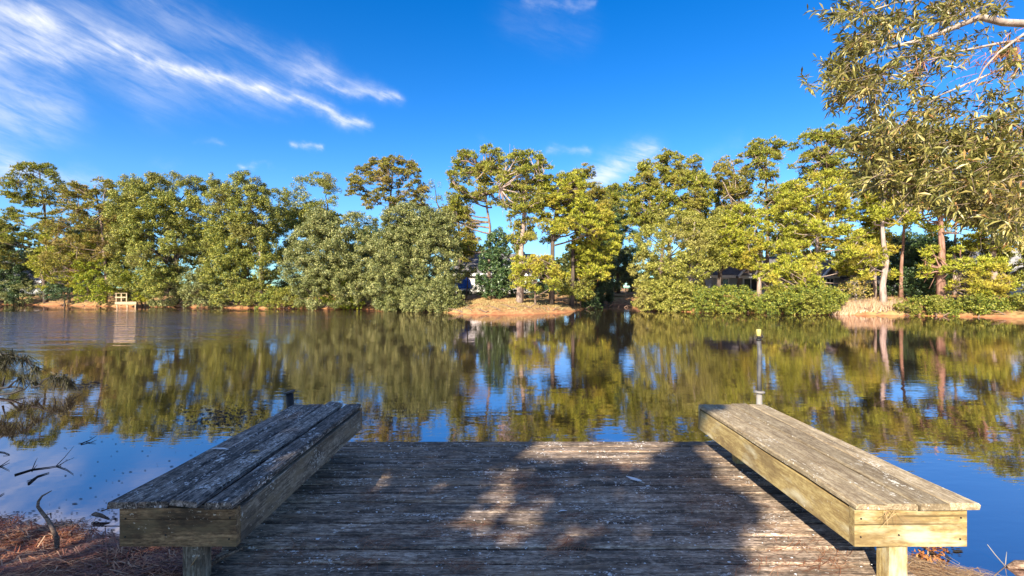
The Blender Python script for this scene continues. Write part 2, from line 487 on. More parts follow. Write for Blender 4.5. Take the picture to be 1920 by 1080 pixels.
M['woods'] = leaf_mat('far_wood_leaf', [(0.0, (0.039, 0.056, 0.014)), (0.6, (0.091, 0.106, 0.024)), (1.0, (0.169, 0.163, 0.044))], None)
M['long_leaf'] = leaf_mat('long_narrow_leaf', [(0.0, (0.028, 0.032, 0.010)), (0.36, (0.11, 0.115, 0.022)), (0.7, (0.32, 0.295, 0.075)), (0.94, (0.54, 0.45, 0.15)), (1.0, (0.40, 0.17, 0.06))], (0.26, 0.16, 0.045), 0.38, 1.6, transl=0.24, spec=0.5, rough=0.38)
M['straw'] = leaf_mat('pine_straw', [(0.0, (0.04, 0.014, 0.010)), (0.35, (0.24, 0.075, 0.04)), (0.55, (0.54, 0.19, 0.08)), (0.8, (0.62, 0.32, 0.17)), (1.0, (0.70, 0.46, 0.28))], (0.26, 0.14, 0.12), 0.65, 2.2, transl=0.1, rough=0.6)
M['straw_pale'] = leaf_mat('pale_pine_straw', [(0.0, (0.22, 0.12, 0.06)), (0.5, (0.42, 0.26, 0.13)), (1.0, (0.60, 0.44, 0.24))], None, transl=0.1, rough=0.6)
M['deck_straw'] = leaf_mat('red_pine_straw', [(0.0, (0.14, 0.05, 0.025)), (0.5, (0.34, 0.13, 0.06)), (1.0, (0.48, 0.27, 0.15))], None, transl=0.1, rough=0.6)
M['reed'] = leaf_mat('dry_reed', [(0.0, (0.42, 0.25, 0.13)), (0.5, (0.60, 0.42, 0.25)), (1.0, (0.72, 0.58, 0.40))], (0.50, 0.26, 0.12), 0.6, 0.8, transl=0.2)
M['bank_grass'] = leaf_mat('dry_bank_grass', [(0.0, (0.24, 0.19, 0.06)), (0.5, (0.40, 0.29, 0.12)), (1.0, (0.52, 0.40, 0.18))], (0.36, 0.20, 0.09), 0.6, 0.6, transl=0.15)
M['wet_needle'] = leaf_mat('wet_dark_needle', [(0.0, (0.02, 0.018, 0.012)), (0.7, (0.05, 0.045, 0.02)), (1.0, (0.09, 0.085, 0.03))], None, transl=0.1)

# water
def water_mat():
    m, nt, out = new_mat('pond_water')
    t = nt.node('ShaderNodeTexCoord')
    P = t.outputs['Object']
    # long low ripples, finer capillary ripples, and a band of wind-roughened water on the far left
    r1 = nt.noise(nt.mapping(P, scale=(0.55, 1.5, 1), rot=(0, 0, 0.10)), 1.0, 3, 0.5, 0.4)
    r2 = nt.noise(nt.mapping(P, scale=(2.2, 6.5, 1), rot=(0, 0, -0.12)), 1.0, 2, 0.5, 0.3)
    r3 = nt.noise(nt.mapping(P, scale=(9, 20, 1)), 1.0, 2, 0.5)
    s = nt.node('ShaderNodeSeparateXYZ'); nt.l.new(P, s.inputs[0])
    X, Y = s.outputs[0], s.outputs[1]
    wob = nt.math('MULTIPLY', nt.math('SUBTRACT', nt.noise(nt.mapping(P, scale=(0.06, 0.15, 1)), 1.0, 3, 0.6), 0.5), 26.0)
    wy = nt.math('ADD', Y, wob)
    wind = nt.math('MULTIPLY', nt.maprange(wy, 11.0, 23.0), nt.maprange(wy, 40.0, 31.0))
    wind = nt.math('MULTIPLY', wind, nt.maprange(nt.math('ADD', X, nt.math('MULTIPLY', wob, 0.4)), -6.0, -16.0))
    wind = nt.math('MULTIPLY', wind, nt.maprange(nt.noise(nt.mapping(P, scale=(0.22, 1.1, 1), loc=(8, 1, 0)), 1.0, 4, 0.65), 0.36, 0.62, 0.12, 1.0))
    calm = nt.maprange(nt.math('ADD', nt.math('MULTIPLY', X, 0.6), Y), 1.0, 6.0, 0.10, 1.0)   # sheltered corner by the bank
    breeze = nt.maprange(nt.noise(nt.mapping(P, scale=(0.12, 0.22, 1), loc=(3, 5, 0)), 1.0, 3, 0.55), 0.35, 0.65, 0.45, 1.2)
    amp = nt.math('MULTIPLY', calm, breeze)
    h = nt.math('ADD', nt.math('MULTIPLY', r1, 0.18), nt.math('ADD', nt.math('MULTIPLY', r2, 0.15), nt.math('MULTIPLY', r3, 0.035)))
    h = nt.math('MULTIPLY', h, amp)
    r4 = nt.noise(nt.mapping(P, scale=(1.0, 2.4, 1)), 1.0, 4, 0.6)
    hw = nt.math('MULTIPLY', nt.math('ADD', nt.math('MULTIPLY', r4, 2.0), r2), nt.math('MULTIPLY', wind, 4.5))
    nrm = bump(nt, nt.math('ADD', h, hw), 1.0, 0.012)
    base = nt.node('ShaderNodeBsdfDiffuse')
    silt = nt.noise(nt.mapping(P, scale=(0.4, 0.4, 1)), 1.0, 3, 0.6)
    nt.put(base.inputs['Color'], nt.ramp(silt, [(0.3, (0.020, 0.015, 0.010)), (0.7, (0.034, 0.025, 0.016))]))
    gl = nt.node('ShaderNodeBsdfGlossy')
    nt.put(gl.inputs['Roughness'], nt.math('MULTIPLY_ADD', wind, 0.07, 0.02))
    nt.put(gl.inputs['Color'], (1.0, 0.89, 0.93))
    nt.put(gl.inputs['Normal'], nrm)
    fr = nt.node('ShaderNodeFresnel')
    fr.inputs['IOR'].default_value = 2.9
    nt.put(fr.inputs['Normal'], nrm)
    mx = nt.node('ShaderNodeMixShader')
    nt.put(mx.inputs[0], nt.math('MULTIPLY_ADD', fr.outputs[0], 0.56, 0.34)); nt.l.new(base.outputs[0], mx.inputs[1]); nt.l.new(gl.outputs[0], mx.inputs[2])
    nt.l.new(mx.outputs[0], out.inputs['Surface'])
    return m
M['water'] = water_mat()

def ground_mat():
    m, nt, out = new_mat('pond_bank')
    t = nt.node('ShaderNodeTexCoord'); P = t.outputs['Object']
    n1 = nt.noise(P, 0.35, 4, 0.6); n2 = nt.noise(P, 3.0, 5, 0.65); n3 = nt.noise(P, 40.0, 3, 0.6)
    straw = nt.ramp(n2, [(0.3, (0.15, 0.07, 0.035)), (0.5, (0.34, 0.18, 0.08)), (0.7, (0.48, 0.29, 0.13))])
    grass = nt.ramp(n2, [(0.3, (0.26, 0.17, 0.06)), (0.7, (0.46, 0.33, 0.14))])
    col = nt.mix(nt.maprange(n1, 0.45, 0.6), straw, grass)
    s = nt.node('ShaderNodeSeparateXYZ'); nt.l.new(P, s.inputs[0])
    clay = nt.ramp(n2, [(0.3, (0.32, 0.12, 0.05)), (0.7, (0.52, 0.25, 0.11))])
    edge = nt.maprange(nt.math('ADD', s.outputs[2], nt.math('MULTIPLY', n2, 0.25)), WATER + 0.30, WATER + 0.10)
    col = nt.mix(edge, col, clay)
    principled(nt, out, col, 0.9, 0.15, bump(nt, nt.math('ADD', n2, nt.math('MULTIPLY', n3, 0.3)), 0.8, 0.03))
    return m
M['ground'] = ground_mat()

# ------------------------------------------------------------------ pond outline and terrain
def shore(px, py):
    D = F * (EYE - WATER) / (py - 540.0)
    return ((px - 960) / F * D, D)
POND = [(-75, 60)] + [shore(a, b) for a, b in ((-160, 569.5), (0, 570.5), (120, 572.5), (235, 575.0), (330, 575.5), (440, 577.5), (560, 578.5), (700, 580), (790, 582), (862, 588), (930, 589.5), (1000, 589), (1060, 586), (1090, 581), (1112, 576.0), (1135, 571.0), (1172, 571.0), (1190, 577), (1215, 582), (1280, 584.5), (1400, 586.5), (1470, 588), (1560, 590), (1700, 591.5), (1800, 593), (1920, 597), (2050, 604))]
POND += [(26, 20), (14.5, 9.5), (9.5, 4.6), (7.0, 2.9), (5.2, 2.55), (3.9, 2.4), (3.25, 2.80), (2.85, 3.14), (2.2, 3.40), (1.0, 3.4), (-0.5, 3.35), (-1.6, 3.30), (-2.6, 3.42), (-3.15, 3.50), (-3.6, 3.62), (-4.3, 3.70), (-5.5, 3.7), (-8, 4.2), (-14, 3.5), (-30, 8), (-60, 22), (-80, 40)]
POND = np.array(POND)

def pond_dist(x, y):
    """signed distance to the shoreline, positive on land"""
    x = np.asarray(x, float); y = np.asarray(y, float)
    best = np.full(x.shape, 1e9); inside = np.zeros(x.shape, bool)
    n = len(POND)
    for i in range(n):
        ax, ay = POND[i]; bx, by = POND[(i + 1) % n]
        dx, dy = bx - ax, by - ay
        t = np.clip(((x - ax) * dx + (y - ay) * dy) / (dx * dx + dy * dy), 0, 1)
        best = np.minimum(best, np.hypot(x - ax - t * dx, y - ay - t * dy))
        cond = ((ay > y) != (by > y))
        with np.errstate(divide='ignore', invalid='ignore'):
            xi = (bx - ax) * (y - ay) / (by - ay) + ax
        inside ^= cond & (x < xi)
    return np.where(inside, -best, best)

def wobble(x, y, s):
    return (np.sin(x * s * 1.7 + 1.3 * np.sin(y * s * 0.9)) + np.sin(y * s * 2.1 + 1.7 * np.sin(x * s * 1.1 + 2))) * 0.5

def height(x, y):
    x = np.asarray(x, float); y = np.asarray(y, float)
    d = pond_dist(x, y)
    d = d + wobble(x, y, 1.1) * 0.25 * np.clip((y - 12) / 8, 0, 1) + wobble(x, y, 5) * 0.05
    far = np.clip((y - 12) / 8, 0, 1)
    h_far = np.minimum(np.clip(d, 0, 0.5) * 0.55 + np.clip(d - 0.5, 0, 12) * 0.15, 1.25)
    h_near = np.clip(d, 0, 1.2) * 0.15 + np.clip(d - 1.2, 0, 30) * 0.02
    h = h_far * far + h_near * (1 - far)
    h = np.where(d < 0, np.maximum(d * 0.35, -1.2), h)
    h = h + np.where(d > 0.2, wobble(x, y, 2.7) * (0.02 + 0.05 * far), 0)
    return WATER + h
def gz(x, y):
    return float(height(np.array([x]), np.array([y]))[0])

xs = np.concatenate([np.linspace(-700, -60, 16)[:-1], np.linspace(-60, -8, 62)[:-1], np.linspace(-8, 8, 100)[:-1], np.linspace(8, 60, 62)[:-1], np.linspace(60, 700, 16)])
ys = np.concatenate([np.linspace(-500, -12, 14)[:-1], np.linspace(-12, 1, 20)[:-1], np.linspace(1, 6, 50)[:-1], np.linspace(6, 28, 22)[:-1], np.linspace(28, 64, 90)[:-1], np.linspace(64, 900, 18)])
gx, gy = np.meshgrid(xs, ys)
gh = height(gx.ravel(), gy.ravel())
nx_, ny_ = len(xs), len(ys)
idx = np.arange(nx_ * ny_).reshape(ny_, nx_)
quads = np.stack([idx[:-1, :-1].ravel(), idx[:-1, 1:].ravel(), idx[1:, 1:].ravel(), idx[1:, :-1].ravel()], 1)
g = link('ground', np_mesh('ground', np.stack([gx.ravel(), gy.ravel(), gh], 1), quads, True), M['ground'])
tag(g, kind='structure')
wq = py_mesh('water', [(-90, -2, 0), (110, -2, 0), (110, 75, 0), (-90, 75, 0)], [(0, 1, 2, 3)])
wo = link('water', wq, M['water'], loc=(0, 0, WATER))
tag(wo, kind='structure')

# ------------------------------------------------------------------ foliage builders
def unit(v):
    return v / np.maximum(np.linalg.norm(v, axis=-1, keepdims=True), 1e-9)
def blob_dirs(rng, n):
    return unit(rng.normal(size=(n, 3)))

def needle_pads(rng, pads, per=150, blade=0.24, width=0.055, k=4):
    """pine foliage: on every pad of a branch, tufts of needles pointing out and up. pads: (centre, radius, flatness)"""
    V = []
    for c, r, fl in pads:
        n = int(per * (r / 0.9) ** 2)
        # a pad is a handful of lumpy sub-tufts
        m = 11
        sub = blob_dirs(rng, m) * np.array([1, 1, fl]) * r * 0.72
        pick = rng.integers(0, m, n)
        d = blob_dirs(rng, n); d[:, 2] = np.abs(d[:, 2]) * 0.9 - 0.25
        pos = c + sub[pick] + d * np.array([1, 1, fl * 1.2]) * r * 0.38 * rng.uniform(0.4, 1, (n, 1))
        out = unit(d + np.array([0, 0, 0.45]) + rng.normal(size=(n, 3)) * 0.25)
        out = np.repeat(out, k, 0); p0 = np.repeat(pos, k, 0)
        dirs = unit(out + rng.normal(size=out.shape) * 0.55)
        side = unit(np.cross(dirs, rng.normal(size=out.shape)))
        L = blade * rng.uniform(0.7, 1.2, (len(out), 1))
        tri = np.stack([p0 - side * width * 0.5, p0 + side * width * 0.5, p0 + dirs * L], 1)
        V.append(tri)
    V = np.concatenate(V).reshape(-1, 3)
    return V, np.arange(len(V)).reshape(-1, 3)

def leaf_clumps(rng, clumps, per=230, size=0.17):
    """broadleaf foliage: leaf-sized quads through each clump, denser towards its outside"""
    V = []
    for c, r, fl in clumps:
        n = int(per * (r / 0.9) ** 2)
        m = 11
        sub = blob_dirs(rng, m) * np.array([1, 1, fl]) * r * 0.70
        pick = rng.integers(0, m, n)
        d = blob_dirs(rng, n)
        pos = c + sub[pick] + d * np.array([1, 1, fl]) * r * 0.38 * rng.uniform(0.35, 1.05, (n, 1))
        nrm = unit(d * 1.1 + rng.normal(size=(n, 3)) * 0.55 + np.array([0, 0, 0.3]))
        a = unit(np.cross(nrm, rng.normal(size=(n, 3)))); b = np.cross(nrm, a)
        s = size * rng.uniform(0.6, 1.25, (n, 1))
        q = np.stack([pos - a * s, pos + a * s * 0.6 - b * s * 0.5, pos + a * s * 0.6 + b * s * 0.5], 1)
        V.append(q)
    V = np.concatenate(V).reshape(-1, 3)
    return V, np.arange(len(V)).reshape(-1, 3)

def env_at(rows, py):
    ys_ = [r[0] for r in rows]
    return float(np.interp(py, ys_, [r[1] for r in rows])), float(np.interp(py, ys_, [r[2] for r in rows]))

def sample_env(rng, envs, D, n, rad, sep=0.75, front=0.5, fill=False):
    """centres of foliage masses inside the crown's outline (rows of y, x left, x right in photograph pixels)"""
    out = []
    tries = 0
    areas = []
    for rows in envs:
        a = 0
        for r0, r1 in zip(rows[:-1], rows[1:]):
            a += (r1[0] - r0[0]) * ((r0[2] - r0[1]) + (r1[2] - r1[1])) / 2
        areas.append(max(a, 1))
    pr = np.array(areas) / sum(areas)
    while len(out) < n and tries < n * 40:
        tries += 1
        rows = envs[rng.choice(len(envs), p=pr)]
        r = rng.uniform(*rad)
        rp = r * F / D
        py = rng.uniform(rows[0][0] + rp * 0.55, rows[-1][0] - rp * 0.3)
        xl, xr = env_at(rows, py)
        lo, hi = xl + rp * 0.7, xr - rp * 0.7
        if lo >= hi: lo = hi = (xl + xr) / 2
        px = rng.uniform(lo, hi)
        hw = max((xr - xl) / 2, 1)
        s = (px - (xl + xr) / 2) / hw
        depth = math.sqrt(max(1 - s * s * 0.85, 0.05)) * hw / F * D * 0.75
        u = rng.uniform(-1, 1)
        if fill: u = math.copysign(abs(u) ** 0.5, u)
        if u > 0 and rng.random() < front: u = -u
        c = np.array(W(px, py, D)); c[1] += u * depth
        qx, qy = 960 + c[0] / c[1] * F, 540 - (c[2] - EYE) / c[1] * F   # nothing grows in front of the fishing platform
        rp = r * F / c[1]
        if c[1] < 47.5 and 203 - rp * 0.85 < qx < 246 + rp * 0.85 and 549 - rp * 0.8 < qy < 600: continue
        if all(np.linalg.norm((c - q[0]) * np.array([1, 0.7, 1.25])) > sep * (r + q[1]) * 0.5 for q in out):
            out.append((c, r))
    return out

N_TREE = {}
def trunk_geo(pts, r0, r1, n=8):
    G = Geo()
    k = len(pts)
    G.tube(pts, [r0 * 1.25 if i == 0 else r0 + (r1 - r0) * i / (k - 1) for i in range(k)], n)
    return G
def trunk_point(pts, z):
    for a, b in zip(pts[:-1], pts[1:]):
        if a.z <= z <= b.z:
            return a.lerp(b, (z - a.z) / max(b.z - a.z, 1e-6))
    return pts[-1].copy() if z > pts[-1].z else pts[0].copy()

def densify(pts, rng, amt=0.08):
    out = []
    for a, b in zip(pts[:-1], pts[1:]):
        for t in (0, 0.5):
            p = a.lerp(b, t)
            if t: p += Vector((rng.normal() * amt, rng.normal() * amt, 0))
            out.append(p)
    out.append(pts[-1])
    return out

def ashore(px, D, least):
    """the first distance from D outwards at which the ground under this sight line is dry"""
    for _ in range(60):
        if pond_dist(np.array([(px - 960) / F * D]), np.array([D]))[0] > least: break
        D += 0.3
    return D
def pine(seed, label, D, trunk, envs, n, mat, bark='pine_bark', rad=(0.6, 1.05), r0=0.20, flat=0.72, per=285, kind='pine_tree', cat='pine tree', group=None, twig=0.03, sep=0.80, blade=0.24):
    n = int(n * 2.3); rad = (rad[0] * 0.78, rad[1] * 0.80)
    rng = np.random.default_rng(seed)
    D = ashore(trunk[0][0], D, 0.4)
    pts = [W(px, py, D) for px, py in trunk]
    pts[0].z = gz(pts[0].x, pts[0].y) - 0.1
    pts = densify(pts, rng)
    base = Vector((pts[0].x, pts[0].y, gz(pts[0].x, pts[0].y)))
    root = empty(kind, base)
    tag(root, label, cat, group)
    G = trunk_geo(pts, r0, r0 * 0.3)
    pads = sample_env(rng, envs, D, n, rad, sep)
    full = []
    for c, r in pads:
        c = np.array(c)
        cv = Vector(c)
        hd = math.hypot(cv.x - pts[-1].x, cv.y - pts[-1].y)
        near = [q for q in full if np.linalg.norm(q[0] - c) < 2.4]
        tx = trunk_point(pts, cv.z)
        if cv.y < tx.y - 0.1 and abs(cv.x - tx.x) < 0.55 and cv.z < pts[0].z + 0.62 * (pts[-1].z - pts[0].z) and r0 > 0.11 and rng.random() < 0.75:
            continue                      # leave the trunk open to view
        tp = Vector(near[0][0]) if near and rng.random() < 0.85 else trunk_point(pts, cv.z - 0.1 - hd * rng.uniform(0.0, 0.45))
        mid = tp.lerp(cv, 0.5) + Vector((rng.normal() * 0.25, rng.normal() * 0.25, -0.06 * (cv - tp).length + rng.normal() * 0.2))
        q1 = tp.lerp(mid, 0.5) + Vector((0, 0, -0.03))
        G.tube([tp, q1, mid, cv], [twig * 1.5, twig * 1.2, twig, twig * 0.4], 4, False)
        full.append((c, r, flat * rng.uniform(0.8, 1.25)))
        # little side twigs that carry needles
        for _ in range(2):
            e = cv + Vector(rng.normal(size=3) * r * 0.7)
            G.tube([mid.lerp(cv, 0.5), e], [twig * 0.5, twig * 0.2], 3, False)
    world_child(G.build('trunk', M[bark], None, True), root)
    V, T = needle_pads(rng, full, per, blade)
    world_child(link('crown', np_mesh('crown', V, T), M[mat]), root)
    return root

def broadleaf(seed, label, D, envs, n, mat, trunk=None, bark='dark_bark', rad=(0.7, 1.2), r0=0.22, per=1060, size=0.076, kind='oak_tree', cat='tree', group=None, flat=0.8, front=0.9, sep=0.64, limbs=3, shrub=False):
    rng = np.random.default_rng(seed)
    n = int(n * 1.08)
    rows = envs[-1]
    if trunk is None:
        pxc = (rows[-1][1] + rows[-1][2]) / 2
        top = envs[0][0]
        trunk = [(pxc, rows[-1][0]), ((pxc + (top[1] + top[2]) / 2) / 2, (rows[-1][0] + top[0]) / 2), ((top[1] + top[2]) / 2, top[0] + 0.25 * (rows[-1][0] - top[0]))]
    D = ashore(trunk[0][0], D, -0.1 if shrub else 0.3)
    pts = [W(px, py, D) for px, py in trunk]
    pts[0].z = gz(pts[0].x, pts[0].y) - 0.1
    if pts[1].z < pts[0].z + 0.2: pts[1].z = pts[0].z + 0.3
    pts = densify(pts, rng, 0.12)
    root = empty(kind, (pts[0].x, pts[0].y, gz(pts[0].x, pts[0].y)))
    tag(root, label, cat, group)
    cl = sample_env(rng, envs, D, n, rad, sep, front, True)
    G = trunk_geo(pts, r0, r0 * 0.3, 6)
    full = []
    for i, (c, r) in enumerate(cl):
        full.append((np.array(c), r, flat * rng.uniform(0.8, 1.2)))
        if i % limbs == 0:
            cv = Vector(c)
            tp = trunk_point(pts, cv.z - 0.3 - 0.5 * math.hypot(cv.x - pts[0].x, cv.y - pts[0].y))
            mid = tp.lerp(cv, 0.5) + Vector(rng.normal(size=3) * 0.25)
            G.tube([tp, mid, cv], [r0 * 0.34, r0 * 0.22, r0 * 0.08], 4, False)
    world_child(G.build('stems' if shrub and False else ('stem' if shrub else 'trunk'), M[bark], None, True), root)
    V, T = leaf_clumps(rng, full, per, size)
    # leaves stay above the water
    world_child(link('foliage' if shrub else 'crown', np_mesh('crown', V, T), M[mat]), root)
    return root
def shrub(seed, label, D, envs, n, mat, **kw):
    kw.setdefault('rad', (0.35, 0.65)); kw.setdefault('size', 0.07); kw.setdefault('r0', 0.06); kw.setdefault('per', 800)
    return broadleaf(seed, label, D, envs, n, mat, kind='shrub', cat='shrub', shrub=True, **kw)

# ------------------------------------------------------------------ the far bank, from left to right
# tall pines
pine(101, 'tall open-topped pine at the far left with sky between its high limbs', 51, [(86, 560), (88, 480), (84, 400), (74, 325)], [[(303, 45, 98), (330, 12, 130), (365, -5, 128), (392, 25, 112)], [(385, -40, 70), (430, -40, 120), (505, -40, 105)]], 42, 'pine_green', 'dark_bark')
pine(102, 'bushy pine with brownish needles beside the open-topped pine on the far left', 49, [(196, 560), (196, 480), (192, 430), (178, 350)], [[(333, 140, 218), (370, 112, 242), (430, 105, 246), (515, 100, 230)]], 46, 'pine_brown', 'pine_bark')
pine(103, 'low yellow pine below the two pines on the far left', 47.5, [(130, 565), (128, 520), (126, 470)], [[(440, 85, 170), (495, 68, 185), (545, 92, 180)]], 24, 'pine_yellow', r0=0.12)
pine(104, 'round-headed pine rising alone above the grey-green oaks', 55, [(726, 575), (728, 440), (731, 380), (738, 310)], [[(296, 692, 762), (322, 662, 800), (360, 655, 808), (398, 690, 800)], [(343, 642, 690), (370, 648, 695)]], 34, 'pine_brown', 'pine_bark', per=320)
pine(105, 'tall pine with a long bare lower trunk, left of the pair above the clay bank', 43, [(916, 560), (918, 460), (913, 390), (907, 292)], [[(274, 878, 935), (300, 848, 957), (345, 838, 957), (388, 838, 940)], [(385, 828, 885), (420, 825, 880)], [(450, 845, 905), (485, 842, 900)]], 42, 'pine_green', 'pine_bark', r0=0.17, rad=(0.5, 0.9), twig=0.06)
pine(106, 'tall pine with a thick pale trunk standing on the clay bank', 37.5, [(974, 562), (977, 470), (984, 380), (986, 295)], [[(283, 962, 1010), (308, 935, 1034), (360, 925, 1030), (402, 940, 1022)], [(402, 945, 1010), (440, 948, 1005), (470, 955, 1000)]], 36, 'pine_green', 'pale_bark', r0=0.27, rad=(0.5, 0.85), twig=0.05)
pine(107, 'spreading pine with a dark straight trunk at the right of the clay bank', 38.5, [(1034, 560), (1036, 450), (1044, 390), (1056, 340)], [[(328, 1030, 1085), (360, 1000, 1112), (410, 995, 1125), (455, 1000, 1140)]], 36, 'pine_yellow', 'dark_bark', r0=0.22, twig=0.06)
pine(108, 'brown-topped pine just behind the spreading pine of the clay bank', 47, [(1090, 565), (1088, 450), (1086, 325)], [[(312, 1062, 1106), (340, 1052, 1122), (400, 1060, 1150), (440, 1070, 1150)]], 24, 'pine_brown', 'dark_bark')
pine(109, 'yellow-green pine hanging over the dark inlet', 40.5, [(1072, 560), (1074, 460), (1095, 395)], [[(385, 1075, 1140), (430, 1060, 1160), (480, 1060, 1158), (525, 1075, 1140)]], 28, 'pine_yellow', 'dark_bark')
pine(110, 'young yellow pine around the pale trunk on the clay bank', 36.6, [(1004, 560), (1002, 530), (1000, 490)], [[(478, 965, 1030), (510, 953, 1062), (548, 962, 1055)]], 26, 'pine_yellow', r0=0.07, rad=(0.35, 0.6), twig=0.025)
pine(111, 'young drooping pine at the corner between clay bank and inlet', 37, [(1088, 565), (1088, 535), (1082, 505)], [[(495, 1062, 1108), (530, 1042, 1116), (562, 1048, 1108)]], 20, 'pine_yellow', r0=0.07, rad=(0.35, 0.6), twig=0.025)
pine(112, 'dense broad pine just right of the inlet, cloud patch at its left shoulder', 44, [(1240, 575), (1244, 440), (1250, 310)], [[(287, 1236, 1282), (312, 1192, 1316), (360, 1163, 1322), (420, 1168, 1312), (450, 1190, 1300)]], 58, 'pine_green', per=310)
pine(113, 'thin pine with gaps in its crown, next right after the dense broad pine', 46, [(1384, 565), (1392, 420), (1372, 300)], [[(285, 1332, 1398), (330, 1325, 1402), (380, 1342, 1412), (450, 1345, 1425)]], 26, 'pine_brown', 'pale_bark', rad=(0.5, 0.85))
pine(114, 'slender pine with a small round head between the thin pine and the tallest pine', 43.5, [(1440, 565), (1440, 420), (1437, 275)], [[(257, 1416, 1460), (284, 1400, 1476), (325, 1402, 1470), (340, 1420, 1465)], [(345, 1405, 1470), (410, 1412, 1478)]], 26, 'pine_green', 'pine_bark', rad=(0.5, 0.85), twig=0.05)
pine(115, 'tallest pine on the far bank, its flat head rising above its neighbours', 43, [(1530, 570), (1535, 420), (1552, 252)], [[(237, 1528, 1592), (262, 1490, 1606), (308, 1485, 1597), (345, 1500, 1602)]], 28, 'pine_green', 'pine_bark', rad=(0.5, 0.9), twig=0.05)
pine(116, 'big pine with stacked bright yellow layers in front of the tallest pine', 37, [(1532, 575), (1531, 480), (1530, 345)], [[(322, 1470, 1602), (380, 1455, 1642), (440, 1450, 1652), (525, 1430, 1650)]], 72, 'pine_yellow', 'pale_bark', rad=(0.6, 0.95))
pine(117, 'low yellow pine leaning to the water left of the dry reeds', 34.6, [(1500, 575), (1500, 545), (1488, 505)], [[(495, 1440, 1530), (530, 1425, 1570), (568, 1470, 1568)]], 24, 'pine_yellow', r0=0.1, rad=(0.4, 0.7))
pine(118, 'mid-height olive pine in front of the grey roofed house', 39.5, [(1424, 570), (1426, 480), (1410, 400)], [[(385, 1365, 1430), (430, 1340, 1445), (480, 1350, 1440), (505, 1360, 1430)]], 26, 'pine_yellow', 'pale_bark', rad=(0.5, 0.85))
pine(119, 'pine with a leaning pale trunk beside the dry reeds', 33.8, [(1657, 558), (1662, 490), (1654, 420), (1660, 340)], [[(318, 1618, 1720), (380, 1610, 1705), (425, 1620, 1690)], [(455, 1585, 1650), (500, 1590, 1650)]], 22, 'pine_yellow', 'pale_bark', r0=0.22, rad=(0.45, 0.75), twig=0.05)
pine(120, 'pine with a thick reddish trunk right of the leaning pale trunk', 33.2, [(1768, 560), (1766, 470), (1756, 330)], [[(335, 1690, 1830), (390, 1680, 1855), (440, 1700, 1845)], [(450, 1725, 1795), (520, 1720, 1788)]], 34, 'pine_yellow', 'red_bark', r0=0.30, rad=(0.45, 0.8), twig=0.05)
pine(121, 'pine half hidden behind the overhanging narrow-leaved branches at the right edge', 36, [(1865, 565), (1862, 460), (1860, 310)], [[(290, 1800, 1960), (380, 1795, 1975), (470, 1800, 1970)]], 34, 'pine_yellow', 'pale_bark', r0=0.22)
pine(122, 'young pine with orange tinted boughs near the right edge of the far bank', 31.5, [(1826, 565), (1828, 530), (1826, 490)], [[(478, 1800, 1872), (530, 1788, 1892), (560, 1800, 1885)]], 24, 'pine_yellow', r0=0.08, rad=(0.35, 0.6), twig=0.03)
pine(123, 'slender bare-trunked pine with a thin tuft, behind the pale tree beside the inlet', 42, [(1296, 570), (1298, 470), (1302, 380), (1306, 330)], [[(330, 1290, 1330), (370, 1280, 1335), (400, 1285, 1325)]], 8, 'pine_green', 'pale_bark', r0=0.14)
pine(124, 'slender pale pine trunk just left of the leaning pale trunk', 37, [(1640, 565), (1641, 470), (1640, 370)], [[(350, 1615, 1665), (400, 1612, 1668), (430, 1620, 1660)]], 9, 'pine_yellow', 'pale_bark', r0=0.13)
pine(125, 'thin reddish pine trunk between the leaning pale trunk and the thick reddish trunk', 36, [(1690, 565), (1690, 500), (1696, 410), (1698, 350)], [[(340, 1670, 1730), (400, 1668, 1735)]], 9, 'pine_yellow', 'red_bark', r0=0.14)
pine(126, 'slim pine standing close behind the thick reddish trunk', 38, [(1790, 565), (1789, 470), (1792, 360)], [[(345, 1770, 1830), (410, 1765, 1835)]], 9, 'pine_green', 'pale_bark', r0=0.13)
pine(127, 'mid-height pine closing the gap between the brown-topped pine and the dark inlet', 50, [(1128, 565), (1130, 450), (1132, 360)], [[(345, 1105, 1160), (400, 1095, 1172), (470, 1100, 1165)]], 26, 'pine_green', 'dark_bark')
pine(128, 'mid-height pine behind the thin gapped pine', 50, [(1340, 565), (1345, 450), (1350, 340)], [[(335, 1310, 1390), (400, 1305, 1400), (470, 1310, 1400)]], 28, 'pine_yellow', 'pale_bark')
pine(129, 'mid-height pine behind the slender round-headed pine', 49, [(1478, 565), (1480, 450), (1482, 350)], [[(345, 1455, 1520), (400, 1440, 1530), (470, 1445, 1530)]], 26, 'pine_green', 'pale_bark')
pine(130, 'mid-height pine in the gap left of the tall bare-trunked pine', 52, [(862, 565), (862, 460), (860, 390)], [[(375, 830, 885), (430, 825, 900), (490, 830, 900)]], 20, 'pine_brown', 'dark_bark')
# broadleaved trees
broadleaf(201, 'wide dark oak left of centre-left, right behind the small wooden platform', 46, [[(331, 285, 365), (352, 240, 410), (400, 228, 428), (470, 225, 430), (560, 235, 425)]], 120, 'oak_mid')
broadleaf(202, 'oak with a sandy bare branch patch at its top right, second oak from the platform', 45.5, [[(328, 405, 470), (350, 395, 515), (400, 395, 535), (470, 398, 535), (562, 400, 520)]], 95, 'oak_mid')
broadleaf(203, 'sparse brown oak behind, between the second oak and the lone round-headed pine', 51, [[(325, 590, 640), (345, 545, 645), (400, 520, 650), (470, 515, 640), (560, 530, 640)]], 70, 'oak_mid', per=700)
broadleaf(204, 'large grey-green oak under the lone round-headed pine, left of the two', 42, [[(398, 600, 690), (425, 565, 725), (490, 545, 735), (540, 548, 735), (572, 560, 730)]], 95, 'oak_grey')
broadleaf(205, 'large grey-green oak dipping its leaves in the water left of the clay bank', 39.5, [[(383, 765, 820), (410, 715, 858), (480, 698, 872), (540, 700, 872), (578, 705, 866)]], 115, 'oak_grey')
